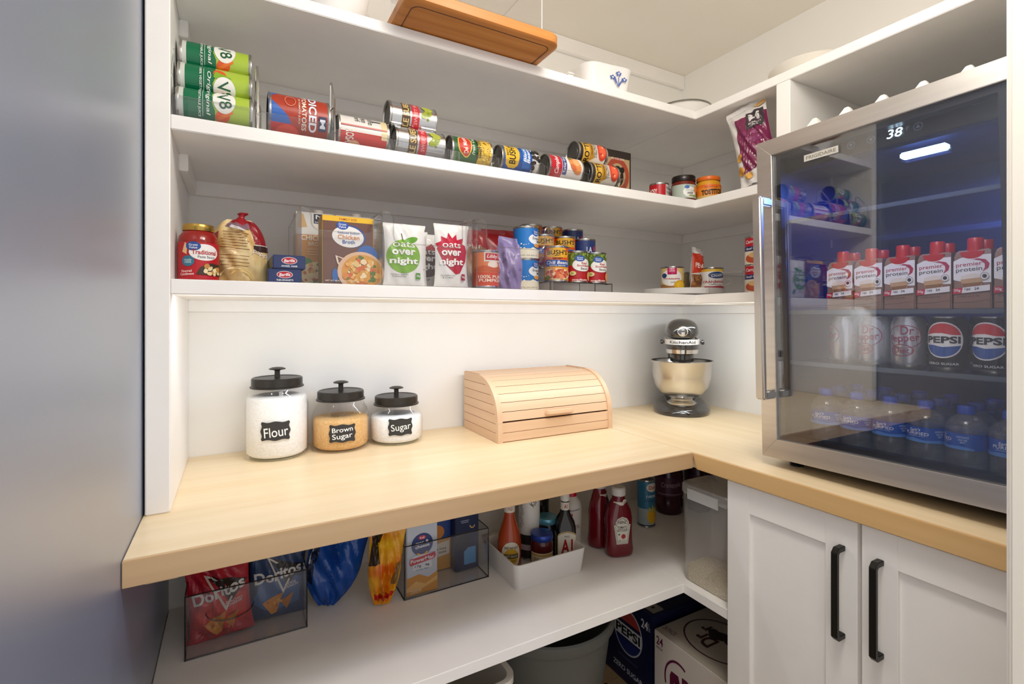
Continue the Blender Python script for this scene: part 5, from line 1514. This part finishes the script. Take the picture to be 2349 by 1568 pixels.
# ================================================================== on the floor
t = thing('waste_bin', 'round grey waste bin standing on the floor', 'bin', (-.955, -.318, 0))
GB = C('#5d605e', 0.5)
MB().lathe([(0, .004), (.128, .004), (.132, 0), (.135, .006), (.176, .355), (.184, .358), (.188, .366), (.188, .392), (.184, .396), (.178, .392), (.172, .36), (.130, .012), (0, .010)], GB, 56, sx=1.12, sy=1.12).build('bin_body', t, angle=40)
MB().lathe([(.181, .362), (.184, .364), (.184, .369), (.181, .371)], C('#2b2c2b', .6), 56, sx=1.12, sy=1.12).build('rim_groove', t)
t = thing('storage_tub', 'translucent white storage tub on the floor', 'tub', (-1.37, -.545, 0))
MB().loft([rrect(.29, .31, .03, 0, .02), rrect(.335, .355, .035, .375, 0), rrect(.355, .375, .04, .38, -.01), rrect(.355, .375, .04, .397, -.01), rrect(.325, .345, .03, .395, .005), rrect(.28, .30, .025, .005, .025)], C('#d6d2ca', .35)).build('tub_body', t, angle=35)

NV = C('#12173a', .35)
carton('cola_case', 'navy case of cola cans standing on the floor', 'case', (-.600, -.278, 0), .268, .36, .300, NV,
       [('ring', .57, .62, .27, .27, .07, '#b9bac4'), ('p', ell(.57, .62, .25, .25, 24, 25, 155), '#a33a34'), ('p', ell(.57, .62, .25, .25, 24, 205, 335), '#1c2a66'), ('r', .57, .61, .50, .15, '#d2d2d6'), ('t', 'PEPSI', .57, .61, .46, .11, '#14141c', 0, 0.035), ('t', '24', .88, .86, .12, .10, '#d2d2d6', 0, 0.02), ('t', '12\nFL OZ', .955, .86, .05, .09, '#d2d2d6', 0, .01), ('t', 'ZERO SUGAR', .57, .16, .56, .06, '#c2c4d0', 0, 0.02), ('r', .57, .30, .36, .006, '#6c72a0')], rz=-90)
o = [x for x in bpy.data.objects if x.name.startswith('cola_case')][0]
put('printed_top', art_mesh('printed_top', [('r', .86, .12, .20, .14, '#9a9386'), ('e', .86, .12, .02, .02, '#1a1a1a'), ('t', 'PEPSI ZERO SUGAR', .4, .55, .4, .06, '#8e92a8'), ('t', '24 cans 12 fl oz', .4, .42, .3, .04, '#8e92a8')], .268, .36, lambda s, q, l: (s, q, .3003 + l)), o)
WD = C('#c9c1b8', .4)
PL = '#5a1336'
t = carton('soda_case', 'white case of diet soda cans in front of the navy case', 'case', (-.606, -.572, 0), .285, .30, .272, WD,
           [('t', '24', .085, .90, .10, .10, PL, 0, 0.02), ('t', 'PACK', .085, .815, .10, .03, PL), ('t', 'Dr', .54, .56, .26, .24, PL, 0, 0.02), ('p', [(.24, .30), (.30, .30), (.30, .55), (.42, .60), (.42, .48), (.32, .44), (.32, .50), (.40, .52), (.36, .66), (.26, .66), (.24, .6)], PL), ('ring', .36, .56, .20, .26, .10, PL, 60, 200), ('t', 'Pepper', .56, .30, .62, .24, PL, 0, 0.03), ('t', 'An Always\nZero Sugar', .90, .70, .16, .12, '#7a4a5a')], rz=-90)
put('printed_top', art_mesh('printed_top', [('r', .5, .5, .99, .99, '#a59c8e'), ('ring', .52, .46, .42, .34, .05, '#3a0f16', 20, 330), ('t', 'Dr', .42, .34, .22, .20, '#3a0f16', 180, .03), ('t', 'Pepper', .54, .52, .60, .22, '#3a0f16', 180, .03), ('p', [(.30, .52), (.42, .40), (.52, .46), (.66, .56), (.60, .64), (.46, .60)], '#241012'), ('t', '24 PACK', .12, .12, .18, .07, '#6a5048', 0), ('t', 'DIET', .66, .90, .30, .10, '#3c4644', 180, .02)], .285, .30, lambda s, q, l: (s, q, .2724 + l)), t)

# ================================================================== topmost shelf
Z1 = SH[0][0]
t = thing('bread_keeper', 'wooden board with clear cover overhanging the topmost shelf edge', 'bread keeper', (-1.272, -.555, Z1))
b = MB()
b.loft([rrect(.405, .30, .03, .003, .006), rrect(.42, .315, .034, 0 + .008, 0), rrect(.42, .315, .034, .030, 0), rrect(.41, .305, .03, .034, .004)], ACACIA)
b.build('wooden_board', t, angle=40)
MB().tube([(x, y, .0034) for x, y, z in rrect(.375, .27, .02, 0, .021)], .0018, C('#6e3f18', .6), 6, closed=True).build('groove', t)
cv = MB()
cv.loft([rrect(.352, .235, .018, .0345, .036), rrect(.352, .235, .018, .205, .036), rrect(.346, .229, .016, .211, .039)], CLEAR, caps=False)
cv.extr([(x, y) for x, y, z in rrect(.346, .229, .016, 0, .039)], .2105, .2125, CLEAR, 'xy')
cvo = cv.build('clear_cover', t, angle=50)
e = MB()
e.tube([(x, y, .211) for x, y, z in rrect(.350, .233, .018, 0, .037)], .0013, CLEARE, 6, closed=True)
for x in (-.172, .172):
    e.tube([(x, .04, .036), (x, .04, .21)], .0012, C('#efece8', .3), 6)
e.build('cover_edge', cvo)
MB().lathe([(.020, -.004), (.020, .004), (.016, .006), (0, .006)], CLEARE, 24, (0, .033, .135), 'y').build('finger_knob', cvo)

COR = C('#eeecea', 0.18, 0, .5, .3)
CB = '#4a62a8'
t = thing('casserole_dish', 'white square casserole dish with blue flowers', 'dish', (-.775, -.335, Z1), (0, 0, -6))
b = MB()
b.loft([rrect(.150, .150, .03, 0, -.075), rrect(.164, .164, .035, .006, -.082), rrect(.182, .182, .04, .070, -.091), rrect(.188, .188, .042, .078, -.094), rrect(.180, .180, .04, .080, -.090), rrect(.170, .170, .036, .070, -.085), rrect(.150, .150, .03, .008, -.075)], COR)
b.build('dish_body', t, angle=40)
MB().box(-.118, -.088, -.022, .022, .058, .070, COR).build('handle', t, 0.005)
MB().box(.088, .118, -.022, .022, .058, .070, COR).build('handle', t, 0.005)
lid = MB().lathe([(.084, .081), (.086, .084), (.070, .094), (.03, .102), (0, .104)], GLASS, 40).lathe([(.006, .103), (.012, .112), (.012, .118), (0, .120)], GLASS, 20).build('glass_lid', t, angle=60)
fo = []
for cx, cy, s_ in ((.22, .55, .10), (.50, .80, .10), (.80, .50, .10)):
    fo += [('e', cx + s_ * math.cos(R(a)), cy + s_ * .9 * math.sin(R(a)), .05, .05, CB) for a in range(18, 378, 72)] + [('e', cx, cy, .045, .045, '#e8e6ea')]
fo += [('r', .40, .30, .03, .5, CB, 25), ('r', .50, .36, .03, .6, CB, 0), ('r', .62, .28, .03, .5, CB, -30), ('e', .33, .35, .03, .16, CB, 30), ('e', .66, .40, .03, .16, CB, -35), ('e', .55, .18, .03, .14, CB, -12)]
put('blue_flowers', art_mesh('blue_flowers', fo, .072, .052, lambda s, q, l: (.026 + s, -.0855 - l - q * .14, .014 + q)), t)

t = thing('round_dish', 'white fluted round dish with glass lid in the shelf corner', 'dish', (-.330, -.300, Z1))
n = 72
rings = []
for r_, z in ((.080, 0), (.086, .004), (.100, .055), (.106, .062), (.102, .064), (.094, .055), (.080, .008)):
    rings.append([((r_ + (.0014 * math.cos(k * math.pi) if .002 < z < .06 else 0)) * math.cos(2 * math.pi * k / n), (r_ + (.0014 * math.cos(k * math.pi) if .002 < z < .06 else 0)) * math.sin(2 * math.pi * k / n), z) for k in range(n)])
MB().loft(rings, COR).build('dish_body', t, angle=50)
MB().lathe([(.104, .0645), (.106, .068), (.102, .074), (.06, .088), (0, .094)], GLASS, 48).lathe([(.104, .065), (.107, .067), (.106, .071), (.104, .070)], thin_clear('lid_rim', (.45, .44, .42), 1.5), 48).build('glass_lid', t, angle=60)

lathe_thing('serving_dish', 'shallow white dish on the right arm of the topmost shelf', 'dish', (-.300, -.760, Z1),
            [('dish_body', [(0, .004), (.06, .004), (.066, 0), (.072, .004), (.096, .022), (.108, .036), (.110, .038), (.106, .037), (.092, .024), (.066, .010), (0, .009)], C('#ece8df', 0.25), 56, 50)])
lathe_thing('mixing_bowl', 'white round bowl at the far left of the topmost shelf', 'bowl', (-1.610, -.345, Z1),
            [('bowl_body', [(0, .004), (.05, .004), (.055, 0), (.06, .004), (.085, .05), (.095, .10), (.096, .105), (.091, .102), (.08, .055), (.05, .012), (0, .010)], COR, 48, 50)])
lathe_thing('drinking_glass', 'clear glass standing beside the wooden board', 'glass', (-1.520, -.22, Z1), [('glass_body', [(0, .006), (.028, .006), (.030, 0), (.032, .004), (.038, .12), (.036, .12), (.030, .010), (0, .010)], GLASS, 36, 60)])
